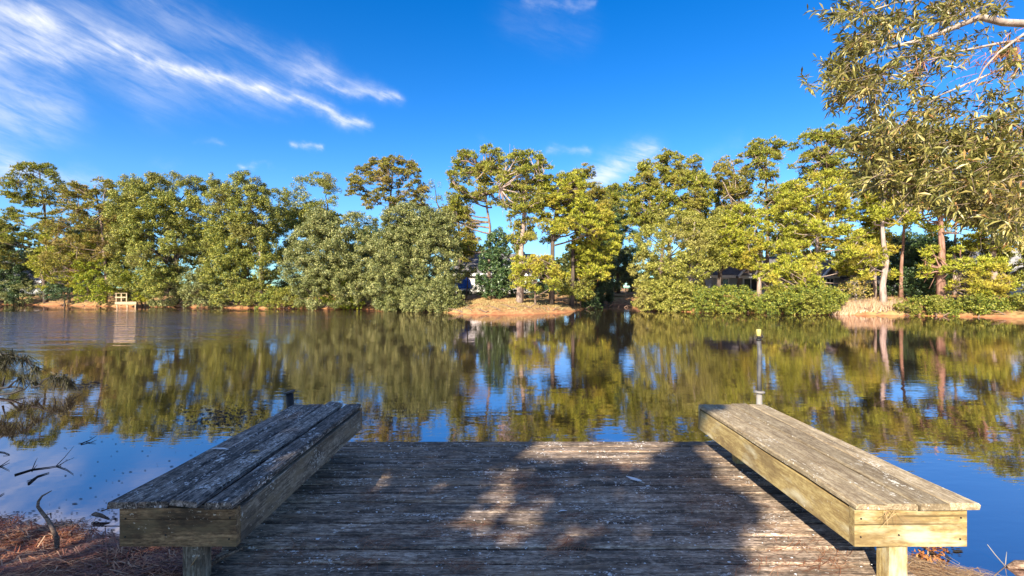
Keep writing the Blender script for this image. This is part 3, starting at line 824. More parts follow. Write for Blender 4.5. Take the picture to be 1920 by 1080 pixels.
broadleaf(206, 'thin-leaved treetop showing sky behind the oak left of the clay bank', 53, [[(340, 800, 838), (380, 785, 868), (430, 790, 885), (500, 800, 890)]], 26, 'oak_grey', per=300, rad=(0.6, 1.0))
broadleaf(207, 'dark glossy holly tree behind the clay bank', 39.5, [[(430, 918, 942), (480, 898, 962), (530, 890, 964), (558, 896, 958)]], 46, 'oak_dark', rad=(0.4, 0.7), size=0.10)
broadleaf(208, 'pale yellow-green tree with fine grey limbs beside the inlet', 37.5, [[(392, 1215, 1310), (440, 1182, 1338), (520, 1174, 1332), (580, 1188, 1310)]], 105, 'pale_leaf', rad=(0.5, 0.9), size=0.08, bark='twig_bark', per=800)
broadleaf(209, 'dark tree at the left side of the inlet', 45, [[(380, 1112, 1160), (460, 1104, 1168), (575, 1098, 1150)]], 45, 'oak_dark')
broadleaf(210, 'dark tree closing the back of the inlet', 60, [[(350, 1125, 1185), (400, 1115, 1205), (480, 1115, 1205), (540, 1120, 1200)]], 55, 'oak_dark')
broadleaf(211, 'pale leafy tree before the left gable of the grey roofed house', 41, [[(400, 1320, 1390), (440, 1310, 1410), (500, 1310, 1400)]], 40, 'pale_leaf', rad=(0.5, 0.85), size=0.08, per=680, trunk=[(1350, 570), (1352, 500), (1358, 430)])
broadleaf(212, 'dark oak between the leaning pale trunk and the reddish trunk', 40.5, [[(435, 1665, 1760), (480, 1650, 1770), (530, 1660, 1765), (555, 1670, 1760)]], 60, 'oak_dark')
broadleaf(213, 'green oak filling the gap behind the young pine at the right edge', 39, [[(428, 1800, 1930), (470, 1785, 1960), (545, 1790, 1980)]], 46, 'oak_mid', rad=(0.6, 1.0))
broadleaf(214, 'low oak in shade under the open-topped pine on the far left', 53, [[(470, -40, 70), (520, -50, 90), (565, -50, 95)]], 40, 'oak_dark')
broadleaf(215, 'tree beyond the left edge whose crown just reaches into the photo', 52, [[(330, -160, 5), (400, -200, 15), (560, -220, -10)]], 60, 'oak_mid')
broadleaf(216, 'small rust-red tree glowing behind the bushy pine on the left', 55, [[(447, 140, 186), (490, 132, 192), (520, 140, 190)]], 20, 'rust_leaf', rad=(0.5, 0.8))
broadleaf(217, 'olive oak between the wide dark oak and the bushy pine', 51, [[(350, 215, 262), (420, 205, 280), (520, 205, 270), (560, 210, 270)]], 42, 'oak_mid')
broadleaf(218, 'shaded tree behind the spreading pine at the right of the clay bank', 48, [[(430, 1120, 1165), (480, 1070, 1150), (560, 1065, 1150)]], 36, 'oak_dark')
broadleaf(219, 'leafy tree filling between the slender pine and the dense broad pine', 44.5, [[(395, 1270, 1360), (450, 1260, 1380), (500, 1280, 1370)]], 44, 'pale_leaf', size=0.08, per=800, trunk=[(1320, 570), (1320, 480), (1318, 420)])
broadleaf(220, 'olive tree low behind the stacked yellow pine', 45, [[(430, 1570, 1650), (480, 1560, 1660), (510, 1570, 1650)]], 34, 'oak_mid', trunk=[(1610, 570), (1612, 500), (1610, 450)])
broadleaf(221, 'dark oak filling behind the two grey-green oaks', 49, [[(425, 660, 800), (480, 640, 830), (560, 650, 830)]], 60, 'oak_dark')
broadleaf(222, 'yellowing tree with bare twigs high beside the second oak from the platform', 44.5, [[(362, 440, 500), (400, 422, 520), (440, 430, 515)]], 24, 'pale_leaf', rad=(0.4, 0.7), size=0.09, per=300, trunk=[(490, 570), (488, 470), (478, 400)], bark='twig_bark')
# shrubs on the waterline
shrub(301, 'dusty green shrub on the waterline at the left edge of the far bank', 50.5, [[(522, -10, 75), (548, -20, 95), (570, -20, 98)]], 44, 'oak_grey')
shrub(302, 'yellow-green shrub left of the small wooden platform', 48.2, [[(488, 150, 215), (530, 145, 225), (566, 155, 222)]], 52, 'shrub_bright')
shrub(303, 'bright shrub overhanging the small wooden platform', 46.5, [[(505, 222, 280), (540, 226, 295), (568, 246, 290)]], 34, 'shrub_bright')
shrub(304, 'grey-green shrub right of the small wooden platform', 45, [[(500, 285, 345), (545, 280, 360), (574, 285, 355)]], 48, 'oak_grey')
shrub(305, 'dull green shrub reaching the water below the wide dark oak', 44.3, [[(500, 350, 420), (545, 345, 445), (575, 355, 440)]], 56, 'oak_grey')
shrub(306, 'rounded yellow-green shrub left of the brightest shrub', 43.3, [[(532, 510, 560), (555, 490, 590), (576, 490, 592)]], 42, 'shrub_green')
shrub(307, 'brightest yellow shrub on the waterline under the grey-green oaks', 41.5, [[(488, 622, 665), (520, 600, 688), (555, 595, 694), (578, 600, 690)]], 66, 'shrub_bright')
shrub(308, 'grey-green low shrub on the waterline touching the clay bank', 34.6, [[(525, 775, 840), (550, 752, 872), (588, 748, 884)]], 64, 'oak_grey')
shrub(309, 'shaded shrub on the corner of clay bank and inlet', 38.4, [[(545, 1075, 1125), (582, 1075, 1130)]], 18, 'oak_dark')
shrub(310, 'dense light green shrub on the waterline at the right side of the inlet', 36.8, [[(520, 1190, 1290), (555, 1180, 1300), (584, 1192, 1295)]], 70, 'pale_leaf', size=0.085)
shrub(311, 'green waterline shrub in front of the grey roofed house', 35.6, [[(535, 1300, 1400), (560, 1285, 1415), (586, 1285, 1412)]], 66, 'shrub_green')
shrub(312, 'bright green waterline shrub ending at the dry reeds', 34.3, [[(530, 1430, 1550), (560, 1405, 1568), (589, 1402, 1566)]], 80, 'shrub_green')
shrub(313, 'low rusty-green shrub right of the dry reeds', 32.8, [[(552, 1672, 1785), (572, 1660, 1800), (590, 1675, 1800)]], 64, 'shrub_green', rad=(0.28, 0.5))
shrub(314, 'round green shrub near the right edge of the far bank', 31.4, [[(545, 1805, 1890), (570, 1795, 1905), (592, 1800, 1900)]], 50, 'shrub_green', rad=(0.28, 0.5))
shrub(315, 'shrub cut by the right edge of the photo on the far bank', 30.2, [[(520, 1895, 1990), (560, 1885, 2000), (595, 1890, 2000)]], 44, 'oak_mid')
shrub(316, 'pale yellow low shrub between the dull green shrub and the rounded one', 44.2, [[(520, 430, 500), (560, 440, 500), (572, 445, 490)]], 26, 'oak_mid')
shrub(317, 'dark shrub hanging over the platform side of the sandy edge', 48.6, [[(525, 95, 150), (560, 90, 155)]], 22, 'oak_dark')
shrub(318, 'shaded shrub under the tall pine with the bare lower trunk', 41, [[(500, 860, 905), (520, 855, 890)]], 12, 'oak_grey')
shrub(319, 'leggy brown shrub behind the dry reeds', 34.6, [[(515, 1570, 1620), (560, 1570, 1630)]], 20, 'pine_brown', size=0.07, per=220, bark='twig_bark', limbs=1)
shrub(320, 'tall green shrub under the leaning pale trunk', 36.5, [[(500, 1680, 1760), (555, 1670, 1770)]], 34, 'oak_dark')

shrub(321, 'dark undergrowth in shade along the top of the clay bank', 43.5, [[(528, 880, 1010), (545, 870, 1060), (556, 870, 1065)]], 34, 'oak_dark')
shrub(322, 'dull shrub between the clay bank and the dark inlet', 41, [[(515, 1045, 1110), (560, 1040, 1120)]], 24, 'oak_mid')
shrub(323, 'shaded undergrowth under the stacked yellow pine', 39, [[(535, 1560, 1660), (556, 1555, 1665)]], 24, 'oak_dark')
# the wood far behind: reads as one mass
rng = np.random.default_rng(55)
cl = []
for i in range(720):
    D = rng.uniform(62, 84)
    px = rng.uniform(-300, 2220)
    top = 455 + 22 * math.sin(px * 0.011) + 18 * math.sin(px * 0.037)
    if 985 < px < 1065: top = 488
    if px < 830: top = 415 + 18 * math.sin(px * 0.02)
    py = rng.uniform(top, 565)
    cl.append((np.array(W(px, py, D)), rng.uniform(1.2, 1.9), 0.9))
V, T = leaf_clumps(rng, cl, 75, 0.36)
tag(link('distant_woods', np_mesh('distant_woods', V, T), M['woods']), 'dark wood seen through the gaps low behind the bank trees', 'woods', kind='stuff')

# ------------------------------------------------------------------ houses in the trees
def house(name, label, px0, px1, py_eave, D, depth, ridge_py, wall, roof, gables=(), wins=(), group=None):
    a = W(px0, py_eave, D); b = W(px1, py_eave, D)
    x0, x1, ze = a.x, b.x, a.z
    zr = W(px0, ridge_py, D + depth / 2).z
    g0 = min(gz(x0, D), gz(x1, D)) - 0.2
    cx = (x0 + x1) / 2
    root = empty(name, (cx, D, g0))
    tag(root, label, 'house', group)
    G = Geo(); G.box((x0, D, g0), (x1, D + depth, ze))
    # gable ends
    G.v += [Vector((x0, D, ze)), Vector((x0, D + depth, ze)), Vector((x0, D + depth / 2, zr - 0.1))]; k = len(G.v); G.f.append((k - 3, k - 2, k - 1))
    G.v += [Vector((x1, D, ze)), Vector((x1, D + depth, ze)), Vector((x1, D + depth / 2, zr - 0.1))]; k = len(G.v); G.f.append((k - 1, k - 2, k - 3))
    world_child(G.build('wall', M[wall]), root)
    G = Geo(); o = 0.4
    for s, yy in ((-1, D - o), (1, D + depth + o)):
        zl = ze - 0.15
        P = [Vector((x0 - o, yy, zl)), Vector((x1 + o, yy, zl)), Vector((x1 + o, D + depth / 2, zr)), Vector((x0 - o, D + depth / 2, zr))]
        Q = [p + Vector((0, 0, 0.14)) for p in P]
        k = len(G.v); G.v += P + Q
        G.f += [(k, k + 1, k + 2, k + 3), (k + 7, k + 6, k + 5, k + 4), (k, k + 4, k + 5, k + 1), (k + 1, k + 5, k + 6, k + 2), (k + 3, k + 7, k + 4, k), (k + 2, k + 6, k + 7, k + 3)]
    rf = world_child(G.build('roof', M[roof]), root)
    G = Geo(); G.box((x0 - o, D - o - 0.06, ze - 0.32), (x1 + o, D - o - 0.003, ze - 0.06))
    world_child(G.build('fascia', M['white_trim']), root)
    for gp0, gp1, gtop in gables:
        p0 = W(gp0, py_eave, D - 0.6).x; p1 = W(gp1, py_eave, D - 0.6).x; zt = W(gp0, gtop, D - 0.6).z
        gr = Geo(); mid = (p0 + p1) / 2
        gr.v += [Vector(q) for q in ((p0, D - 0.6, ze - 0.1), (p1, D - 0.6, ze - 0.1), (mid, D - 0.6, zt), (p0, D + 2.5, ze - 0.1), (p1, D + 2.5, ze - 0.1), (mid, D + 2.5, zt))]
        gr.f += [(0, 1, 2), (5, 4, 3), (0, 3, 4, 1), (1, 4, 5, 2), (2, 5, 3, 0)]
        gb = world_child(gr.build('gable', M['roof'] if wall == 'grey_siding' else M[wall]), root)
        gr = Geo()
        for q in (p0, p1):
            s = math.copysign(0.35, q - mid)
            lo = Vector((q + s, 0, ze - 0.32)); hi = Vector((mid, 0, zt + 0.02))
            up = Vector((0, 0, 0.16))
            k = len(gr.v)
            for yy in (D - 0.95, D + 2.6):
                gr.v += [lo + Vector((0, yy, 0)), hi + Vector((0, yy, 0)), hi + up + Vector((0, yy, 0)), lo + up + Vector((0, yy, 0))]
            gr.f += [(k, k + 1, k + 2, k + 3), (k + 7, k + 6, k + 5, k + 4), (k + 3, k + 2, k + 6, k + 7), (k + 1, k, k + 4, k + 5), (k, k + 3, k + 7, k + 4)]
        gt = gr.build('gable_roof', M[roof])
        world_child(gt, root)
        gr = Geo()
        for q in (p0, p1):
            s = math.copysign(0.36, q - mid)
            gr.tube([(q + s, D - 1.0, ze - 0.20), (mid, D - 1.0, zt + 0.13)], 0.11, 4)
        world_child(gr.build('gable_trim', M['white_trim']), root)
    for w0, w1, t, bt in wins:
        p0 = W(w0, t, D).x; p1 = W(w1, t, D).x; z1 = W(w0, t, D).z; z0 = W(w0, bt, D).z
        G = Geo()
        e = 0.09
        G.box((p0 - e, D - 0.06, z0 - e), (p1 + e, D - 0.004, z0)); G.box((p0 - e, D - 0.06, z1), (p1 + e, D - 0.004, z1 + e))
        G.box((p0 - e, D - 0.058, z0), (p0, D - 0.004, z1)); G.box((p1, D - 0.058, z0), (p1 + e, D - 0.004, z1))
        G.box(((p0 + p1) / 2 - 0.03, D - 0.05, z0), ((p0 + p1) / 2 + 0.03, D - 0.02, z1))
        wf = world_child(G.build('window', M['white_trim']), root)
        G = Geo(); G.box((p0 + 0.003, D - 0.018, z0 + 0.003), (p1 - 0.003, D - 0.006, z1 - 0.003))
        pn = G.build('pane', M['glass']); pn.parent = wf
    return root
house('house', 'grey roofed house with two small white-trimmed gables, half hidden by the yellow pines', 1335, 1580, 515, 46, 8, 484, 'grey_siding', 'roof', [(1388, 1430, 490), (1545, 1585, 490)], [(1345, 1365, 523, 542), (1395, 1420, 523, 545), (1550, 1562, 523, 540)])
house('house', 'pale roofed house behind the reddish trunk at the right edge', 1800, 1990, 512, 42, 8, 470, 'grey_siding', 'roof_pale', [], [(1820, 1840, 520, 540), (1890, 1915, 520, 540)])
house('house', 'low white walled house seen under the oak behind the clay bank', 855, 1000, 512, 52, 7, 478, 'pale_siding', 'roof', [], [(905, 915, 520, 535)])
house('house', 'dark roofed house in deep shade behind the far left pine', -60, 78, 525, 60, 8, 492, 'grey_siding', 'roof', [], [(20, 34, 530, 545)])
house('house', 'low grey house right of the dry reeds, hidden under the pines', 1590, 1650, 525, 45, 6, 505, 'grey_siding', 'roof', [], [(1612, 1622, 530, 542)])

# blue tarpaulin-covered trailer by the white house
p = W(868, 552, 47)
root = empty('covered_boat', (p.x, p.y, gz(p.x, p.y)))
tag(root, 'small boat under a blue cover standing on the bank before the white house', 'boat')
z0 = gz(p.x, p.y)
G = Geo()
prof = []
for i in range(9):
    t = i / 8.0
    yy = p.y + (t - 0.3) * 2.2; w = 0.95 * math.sin(math.pi * min(1, 0.25 + t * 0.72)) ; h = 1.5 + 0.35 * math.sin(t * math.pi)
    prof.append([Vector((p.x - w, yy, z0 + 0.55)), Vector((p.x - w * 0.75, yy, z0 + 0.55 + h * 0.55)), Vector((p.x, yy, z0 + 0.55 + h * 0.75)), Vector((p.x + w * 0.75, yy, z0 + 0.55 + h * 0.5)), Vector((p.x + w, yy, z0 + 0.55))])
for a in prof: G.v += a
for i in range(8):
    for k in range(4):
        G.f.append((i * 5 + k, i * 5 + k + 1, i * 5 + k + 6, i * 5 + k + 5))
G.f += [(4, 3, 2, 1, 0), (40, 41, 42, 43, 44)]
world_child(G.build('cover', M['blue_tarp']), root)
G = Geo(); G.tube([(p.x, p.y - 0.6, z0 + 0.5), (p.x, p.y + 0.5, z0 + 0.42), (p.x, p.y + 1.4, z0 + 0.5)], [0.4, 0.75, 0.4], 8, True, 0.5)
world_child(G.build('hull', M['white_trim'], None, True), root)
for q0, q1 in ((-0.3, 0.0), (0.8, 1.1)):
    G = Geo(); G.box((p.x - 0.6, p.y + q0, z0 - 0.05), (p.x + 0.6, p.y + q1, z0 + 0.3))
    world_child(G.build('cradle', M['beam']), root)

# small wooden platform on the left bank
D = 45.4
a = W(216, 566, D); b = W(256, 566, D)
root = empty('fishing_platform', ((a.x + b.x) / 2, D, WATER))
tag(root, 'small pale wooden fishing platform with a railing on the far left bank', 'platform')
x0, x1 = a.x, b.x; zt = a.z
nb = 9
for i in range(nb):
    G = Geo(); yy = D + i * 0.16
    G.box((x0, yy, zt - 0.04), (x1, yy + 0.15, zt))
    world_child(G.build('plank', M['new_wood']), root)
G = Geo(); G.box((x0, D - 0.045, zt - 0.24), (x1, D - 0.003, zt + 0.005)); world_child(G.build('fascia', M['new_wood']), root)
for i, xx in enumerate((x0 + 0.15, (x0 + x1) / 2 + 0.1, x1 - 0.15)):
    for yy in (D + 0.02, D + 1.2):
        G = Geo(); G.box((xx - 0.05, yy, WATER - 0.5), (xx + 0.05, yy + 0.1, zt - 0.045)); world_child(G.build('leg', M['new_wood']), root)
for xx in (x0 + 0.06, x0 + 0.55, x0 + 1.05):
    G = Geo(); G.box((xx - 0.045, D + 0.03, zt + 0.003), (xx + 0.045, D + 0.12, zt + 0.80)); world_child(G.build('rail_post', M['new_wood']), root)
for zz, tk in ((0.80, 0.05), (0.40, 0.09)):
    G = Geo(); G.box((x0 - 0.02, D + (0.0 if zz > 0.5 else -0.012), zt + zz), (x0 + 1.14, D + (0.14 if zz > 0.5 else 0.026), zt + zz + tk)); world_child(G.build('rail', M['new_wood']), root)

# little footbridge over the back of the inlet
D = 57.0
a = W(1128, 552, D); b = W(1196, 552, D)
root = empty('footbridge', ((a.x + b.x) / 2, D, WATER))
tag(root, 'little footbridge with a pale rail over the dark end of the inlet', 'footbridge')
G = Geo(); G.box((a.x, D, a.z - 0.25), (b.x, D + 1.2, a.z)); world_child(G.build('deck', M['new_wood']), root)
for xx in np.linspace(a.x, b.x, 4):
    G = Geo(); G.box((xx - 0.06, D - 0.07, WATER - 0.4), (xx + 0.06, D - 0.003, a.z + 0.75)); world_child(G.build('post', M['new_wood']), root)
G = Geo(); G.box((a.x - 0.1, D - 0.13, a.z + 0.752), (b.x + 0.1, D + 0.06, a.z + 0.83)); world_child(G.build('rail', M['new_wood']), root)

# dry reeds and grass on the far bank
def blades(rng, pos, h, w, lean=0.25):
    n = len(pos)
    d = np.stack([rng.normal(size=n) * lean, rng.normal(size=n) * lean, np.ones(n)], 1); d = unit(d)
    side = unit(np.cross(d, np.stack([rng.normal(size=n), rng.normal(size=n), np.zeros(n)], 1) + 1e-3))
    H = h * rng.uniform(0.5, 1.15, (n, 1)); wv = w * rng.uniform(0.7, 1.3, (n, 1))
    tri = np.stack([pos - side * wv, pos + side * wv, pos + d * H], 1).reshape(-1, 3)
    return tri, np.arange(len(tri)).reshape(-1, 3)
rng = np.random.default_rng(77)
n = 5200
px = rng.uniform(1556, 1690, n); D = rng.uniform(32.7, 35.2, n)
x = (px - 960) / F * D
z = height(x, D)
V, T = blades(rng, np.stack([x, D, z - 0.03], 1), 0.62, 0.022, 0.32)
tag(link('dry_reeds', np_mesh('dry_reeds', V, T), M['reed']), 'patch of pale dry reeds at the foot of the leaning pale trunk', 'reeds', kind='stuff')
n = 26000
x = rng.uniform(-52, 40, n); y = rng.uniform(30, 56, n)
dd = pond_dist(x, y); keep = (dd > 0.35) & (dd < 7)
x2, y2 = rng.uniform(-6, 7, 9000), rng.uniform(33, 41, 9000)
k2 = (pond_dist(x2, y2) > 0.25) & (wobble(x2, y2, 1.3) > -0.35)
x, y = np.concatenate([x[keep], x2[k2]]), np.concatenate([y[keep], y2[k2]])
V, T = blades(rng, np.stack([x, y, height(x, y) - 0.02], 1), 0.16, 0.03, 0.6)
tag(link('bank_grass', np_mesh('bank_grass', V, T), M['bank_grass']), 'short dry grass and straw on the far bank', 'grass', kind='stuff')

# pale rocks and roots along the far waterline would be too small to pick apart: joined litter
G = Geo(); rng = np.random.default_rng(78)
for i in range(150):
    px = rng.uniform(0, 1915); pts = None
    k = np.interp(px, [0, 120, 235, 440, 700, 862, 930, 1060, 1112, 1190, 1280, 1400, 1560, 1700, 1920], [570.5, 572.5, 575, 577.5, 580, 588, 589.5, 586, 576, 577, 584.5, 586.5, 590, 591.5, 597])
    X, Y = shore(px, k)
    Y += rng.uniform(0, 0.7); X += rng.normal() * 0.3
    z0 = max(gz(X, Y), WATER)
    L = rng.uniform(0.3, 1.1); t = rng.uniform(0, math.pi)
    e = Vector((math.cos(t) * L, math.sin(t) * L * 0.4, rng.uniform(0.0, 0.35)))
    s_ = Vector((X, Y, z0 + 0.02))
    G.tube([s_, s_ + e * 0.5 + Vector((0, 0, 0.08)), s_ + e], [0.045, 0.035, 0.015], 4)
o = G.build('driftwood_litter', M['stick']); tag(o, 'small driftwood and roots along the far waterline', 'driftwood', kind='stuff')

# ------------------------------------------------------------------ boards
def board_mesh(name, L, Wd, T, bevel=0.006, seg=3, wob=0.002, seed=0, cup=0.0, round_end=0.0):
    """a sawn board: length along x, width along y, top face at z = 0"""
    rg = random.Random(seed)
    prof = [(-Wd / 2, -T), (-Wd / 2, -bevel), (-Wd / 2 + bevel, 0), (Wd / 2 - bevel, 0), (Wd / 2, -bevel), (Wd / 2, -T)]
    V = []; Fc = []
    stations = [-L / 2 + L * i / seg for i in range(seg + 1)]
    for x in stations:
        dy0, dy1, dz = rg.uniform(-wob, wob), rg.uniform(-wob, wob), rg.uniform(-wob, wob)
        for y, z in prof:
            yy = y + (dy0 if y < 0 else dy1)
            V.append((x + (rg.uniform(-1, 1) * round_end if abs(x) > L / 2 - 1e-6 else 0), yy, z + (dz + (cup if 2 <= prof.index((y, z)) <= 3 else 0) if z > -T + 1e-6 else 0)))
    for i in range(seg):
        for k in range(6):
            k2 = (k + 1) % 6
            Fc.append((i * 6 + k, (i + 1) * 6 + k, (i + 1) * 6 + k2, i * 6 + k2))
    Fc.append(tuple(range(6))); Fc.append(tuple(seg * 6 + k for k in reversed(range(6))))
    return py_mesh(name, V, Fc)

# ------------------------------------------------------------------ the dock
DX0, DX1 = -1.66, 2.10
DY1 = 4.62
PITCH = 0.1462
dock = empty('dock', ((DX0 + DX1) / 2, 3.0, WATER))
tag(dock, 'grey weathered plank dock reaching out into the pond', 'dock')
def dock_part(name, me, mat, loc, rot=(0, 0, 0), parent=None):
    o = link(name, me, mat, None, loc, rot)
    o.parent = dock
    o.matrix_parent_inverse = Matrix.Translation(dock.location).inverted()
    return o
deck_meshes = [board_mesh('plank', DX1 - DX0, PITCH - 0.015, 0.036, 0.010, 4, 0.0035, 40 + i) for i in range(6)]
for me in deck_meshes: me.materials.append(M['deck'])
rg = random.Random(3)
for i in range(27):
    yc = DY1 - PITCH * (i + 0.5)
    o = dock_part('plank', deck_meshes[(i * 5 + 2) % 6], M['deck'], ((DX0 + DX1) / 2 + rg.uniform(-0.012, 0.012), yc, rg.uniform(-0.004, 0.003)), (rg.uniform(-0.008, 0.008), rg.uniform(-0.0008, 0.0008), rg.choice((0, math.pi)) + rg.uniform(-0.0012, 0.0012)))
for xx in (DX0 + 0.03, -0.65, 0.27, 1.2, DX1 - 0.03):
    me = board_mesh('joist', DY1 - 0.75, 0.04, 0.19, 0.003, 1)
    dock_part('joist', me, M['beam'], (xx, (DY1 + 0.70) / 2 - 0.01, -0.046), (0, 0, math.pi / 2))
me = board_mesh('rim_board', DX1 - DX0, 0.04, 0.20, 0.003, 1)
dock_part('rim_board', me, M['beam'], ((DX0 + DX1) / 2, DY1 - 0.018, -0.047))
for xx in (DX0 + 0.11, 0.35, DX1 - 0.11):
    G = Geo(); G.tube([(xx, DY1 - 0.12, -0.05), (xx, DY1 - 0.12, -1.4)], 0.07, 10)
    o = G.build('piling', M['beam'], None, True); world_child(o, dock)

# ------------------------------------------------------------------ benches
BY0, BY1 = 2.34, 4.30
def bench(label, x0, x1, top, fascia_h, plank_mat, side_mat, end_mat, planks, leg_x, overhang):
    root = empty('bench', ((x0 + x1) / 2, (BY0 + BY1) / 2, 0))
    tag(root, label, 'bench')
    def part(name, me, mat, loc, rot=(0, 0, 0)):
        o = link(name, me, mat, None, loc, rot)
        o.parent = root; o.matrix_parent_inverse = Matrix.Translation(root.location).inverted()
        return o
    for i, (cx, wd, dz, tilt, y0, y1, yaw) in enumerate(planks):
        me = board_mesh('plank', y1 - y0, wd, 0.030, 0.009, 5, 0.004, int(cx * 1000) % 977, 0.0, 0.006)
        part('plank', me, M[plank_mat], (cx, (y0 + y1) / 2, top + dz), (tilt, 0, math.pi / 2 + yaw))
    zf = top - 0.034; gap = 0.013
    L = BY1 - BY0 - 0.08
    for sx in (x0 + 0.019, x1 - 0.019):
        me = board_mesh('side_board', L, 0.038, fascia_h - gap, 0.003, 3, 0.0015, int(sx * 100) % 91)
        part('side_board', me, M[side_mat], (sx, (BY0 + BY1) / 2, zf - gap), (0, 0, math.pi / 2))
    for sy in (BY0 + 0.019, BY1 - 0.019):
        me = board_mesh('end_board', x1 - x0 + 0.002, 0.038, fascia_h + 0.002, 0.003, 3, 0.0015, 5)
        part('end_board', me, M[end_mat], ((x0 + x1) / 2, sy, zf + 0.001))
    for ly in (BY0 + 0.041 + 0.045, BY1 - 0.25):
        G = Geo(); e = 0.0445
        b = zf - fascia_h
        # a square post, long axis up; its top carries the frame
        me = board_mesh('leg', b + 1.0 if ly < 3 else b - 0.004, 0.089, 0.089, 0.004, 1)
        z0 = -1.0 if ly < 3 else 0.004
        o = part('leg', me, M[side_mat], (leg_x + 0.0445, ly, (z0 + b) / 2), (0, math.pi / 2, 0))
        o.rotation_euler = (0, -math.pi / 2, 0); o.location = (leg_x - 0.0445, ly, (z0 + b) / 2)
    for nx, nz in ((x0 + 0.03, -0.05), (x0 + 0.028, -0.14), (x1 - 0.03, -0.045), (x1 - 0.034, -0.15), ((x0 + x1) / 2 - 0.06, -0.13)):
        G = Geo(); G.tube([(nx, BY0 - 0.0006, zf + nz), (nx, BY0 - 0.003, zf + nz)], 0.0045, 7)
        world_child(G.build('nail', M['black_iron']), root)
    for pk in planks[:3]:  # dark strips added under the seat gaps, standing in for shade there
        me = board_mesh('gap_shade_strip', L - 0.05, 0.12, 0.018, 0.002, 1)
        part('gap_shade_strip', me, M['beam'], (pk[0] + 0.082, (BY0 + BY1) / 2, zf - 0.002), (0, 0, math.pi / 2))
    for ly in (BY0 + 0.6, BY0 + 1.3):
        me = board_mesh('cross_brace', x1 - x0 - 0.08, 0.038, 0.14, 0.002, 1)
        part('cross_brace', me, M['beam'], ((x0 + x1) / 2, ly, zf - 0.024))
    return root
bench('grey weathered bench in shade with uneven warped seat boards', -1.934, -1.360, 0.437, 0.187, 'grey_plank', 'grey_side', 'brown_side',
      [(-1.918, 0.138, -0.004, 0.015, 2.335, 4.30, 0.0), (-1.774, 0.143, -0.002, -0.01, 2.345, 4.305, 0.0015), (-1.612, 0.132, 0.008, 0.13, 2.335, 4.330, -0.004), (-1.437, 0.134, 0.000, -0.02, 2.322, 4.31, 0.002)], -1.6105, 0.05)
bench('sunlit tan bench with yellow side boards and a lichen-spotted seat', 1.690, 2.242, 0.437, 0.187, 'tan_plank', 'yellow_side', 'yellow_side',
      [(1.760, 0.150, 0.0, 0.0, 2.318, 4.300, 0.0), (1.912, 0.150, -0.002, 0.012, 2.322, 4.305, 0.0), (2.064, 0.150, -0.001, -0.01, 2.315, 4.31, 0.0), (2.217, 0.152, -0.003, 0.012, 2.32, 4.30, 0.0)], 1.9395, 0.05)

# ------------------------------------------------------------------ pipes at the outer corners
pz = W(1424, 757, 4.75)
root = empty('pipe_post', (pz.x, pz.y, WATER)); tag(root, 'tall thin grey pipe with a yellow cap standing behind the sunlit bench', 'pipe post')
X, Y = pz.x, pz.y
G = Geo(); G.tube([(X, Y, -1.3), (X, Y, 0.20), (X - 0.002, Y, 0.435)], [0.032, 0.029, 0.026], 12); world_child(G.build('sleeve', M['pale_pipe'], None, True), root)
G = Geo(); G.lathe([(0.03, 0), (0.050, 0.006), (0.052, 0.018), (0.03, 0.026)], (X, Y, 0.436), 14); world_child(G.build('collar', M['pale_pipe'], None, True), root)
G = Geo(); G.tube([(X, Y, 0.46), (X - 0.004, Y, 0.62), (X + 0.004, Y, 0.80), (X - 0.008, Y, 0.985)], [0.022, 0.020, 0.022, 0.019], 12); world_child(G.build('pole', M['pipe'], None, True), root)
G = Geo(); G.tube([(X - 0.008, Y, 0.986), (X - 0.008, Y, 1.008)], 0.014, 10); G.lathe([(0.024, 0), (0.026, 0.01), (0.02, 0.02)], (X - 0.008, Y, 0.965), 10); G.tube([(X - 0.008, Y, 0.985), (X + 0.02, Y - 0.02, 1.0), (X + 0.012, Y - 0.025, 1.022)], 0.008, 5); world_child(G.build('coupling', M['black_iron'], None, True), root)
G = Geo(); G.lathe([(0.016, 0), (0.021, 0.004), (0.023, 0.064), (0.019, 0.069)], (X - 0.008, Y, 1.008), 14); world_child(G.build('cap', M['yellow_cap'], None, True), root)
pz = W(545, 757, 4.62)
X, Y = pz.x, pz.y
root = empty('pipe_stub', (X, Y, WATER)); tag(root, 'short dark iron pipe stub with a flange behind the shaded bench', 'pipe stub')
G = Geo(); G.tube([(X + 0.005, Y, -1.3), (X, Y, 0.3), (X - 0.012, Y, 0.468)], [0.037, 0.036, 0.034], 12); world_child(G.build('pipe', M['black_iron'], None, True), root)
G = Geo(); G.tube([(X - 0.012, Y, 0.469), (X - 0.016, Y, 0.484)], [0.052, 0.055], 14); world_child(G.build('flange', M['pipe'], None, False), root)

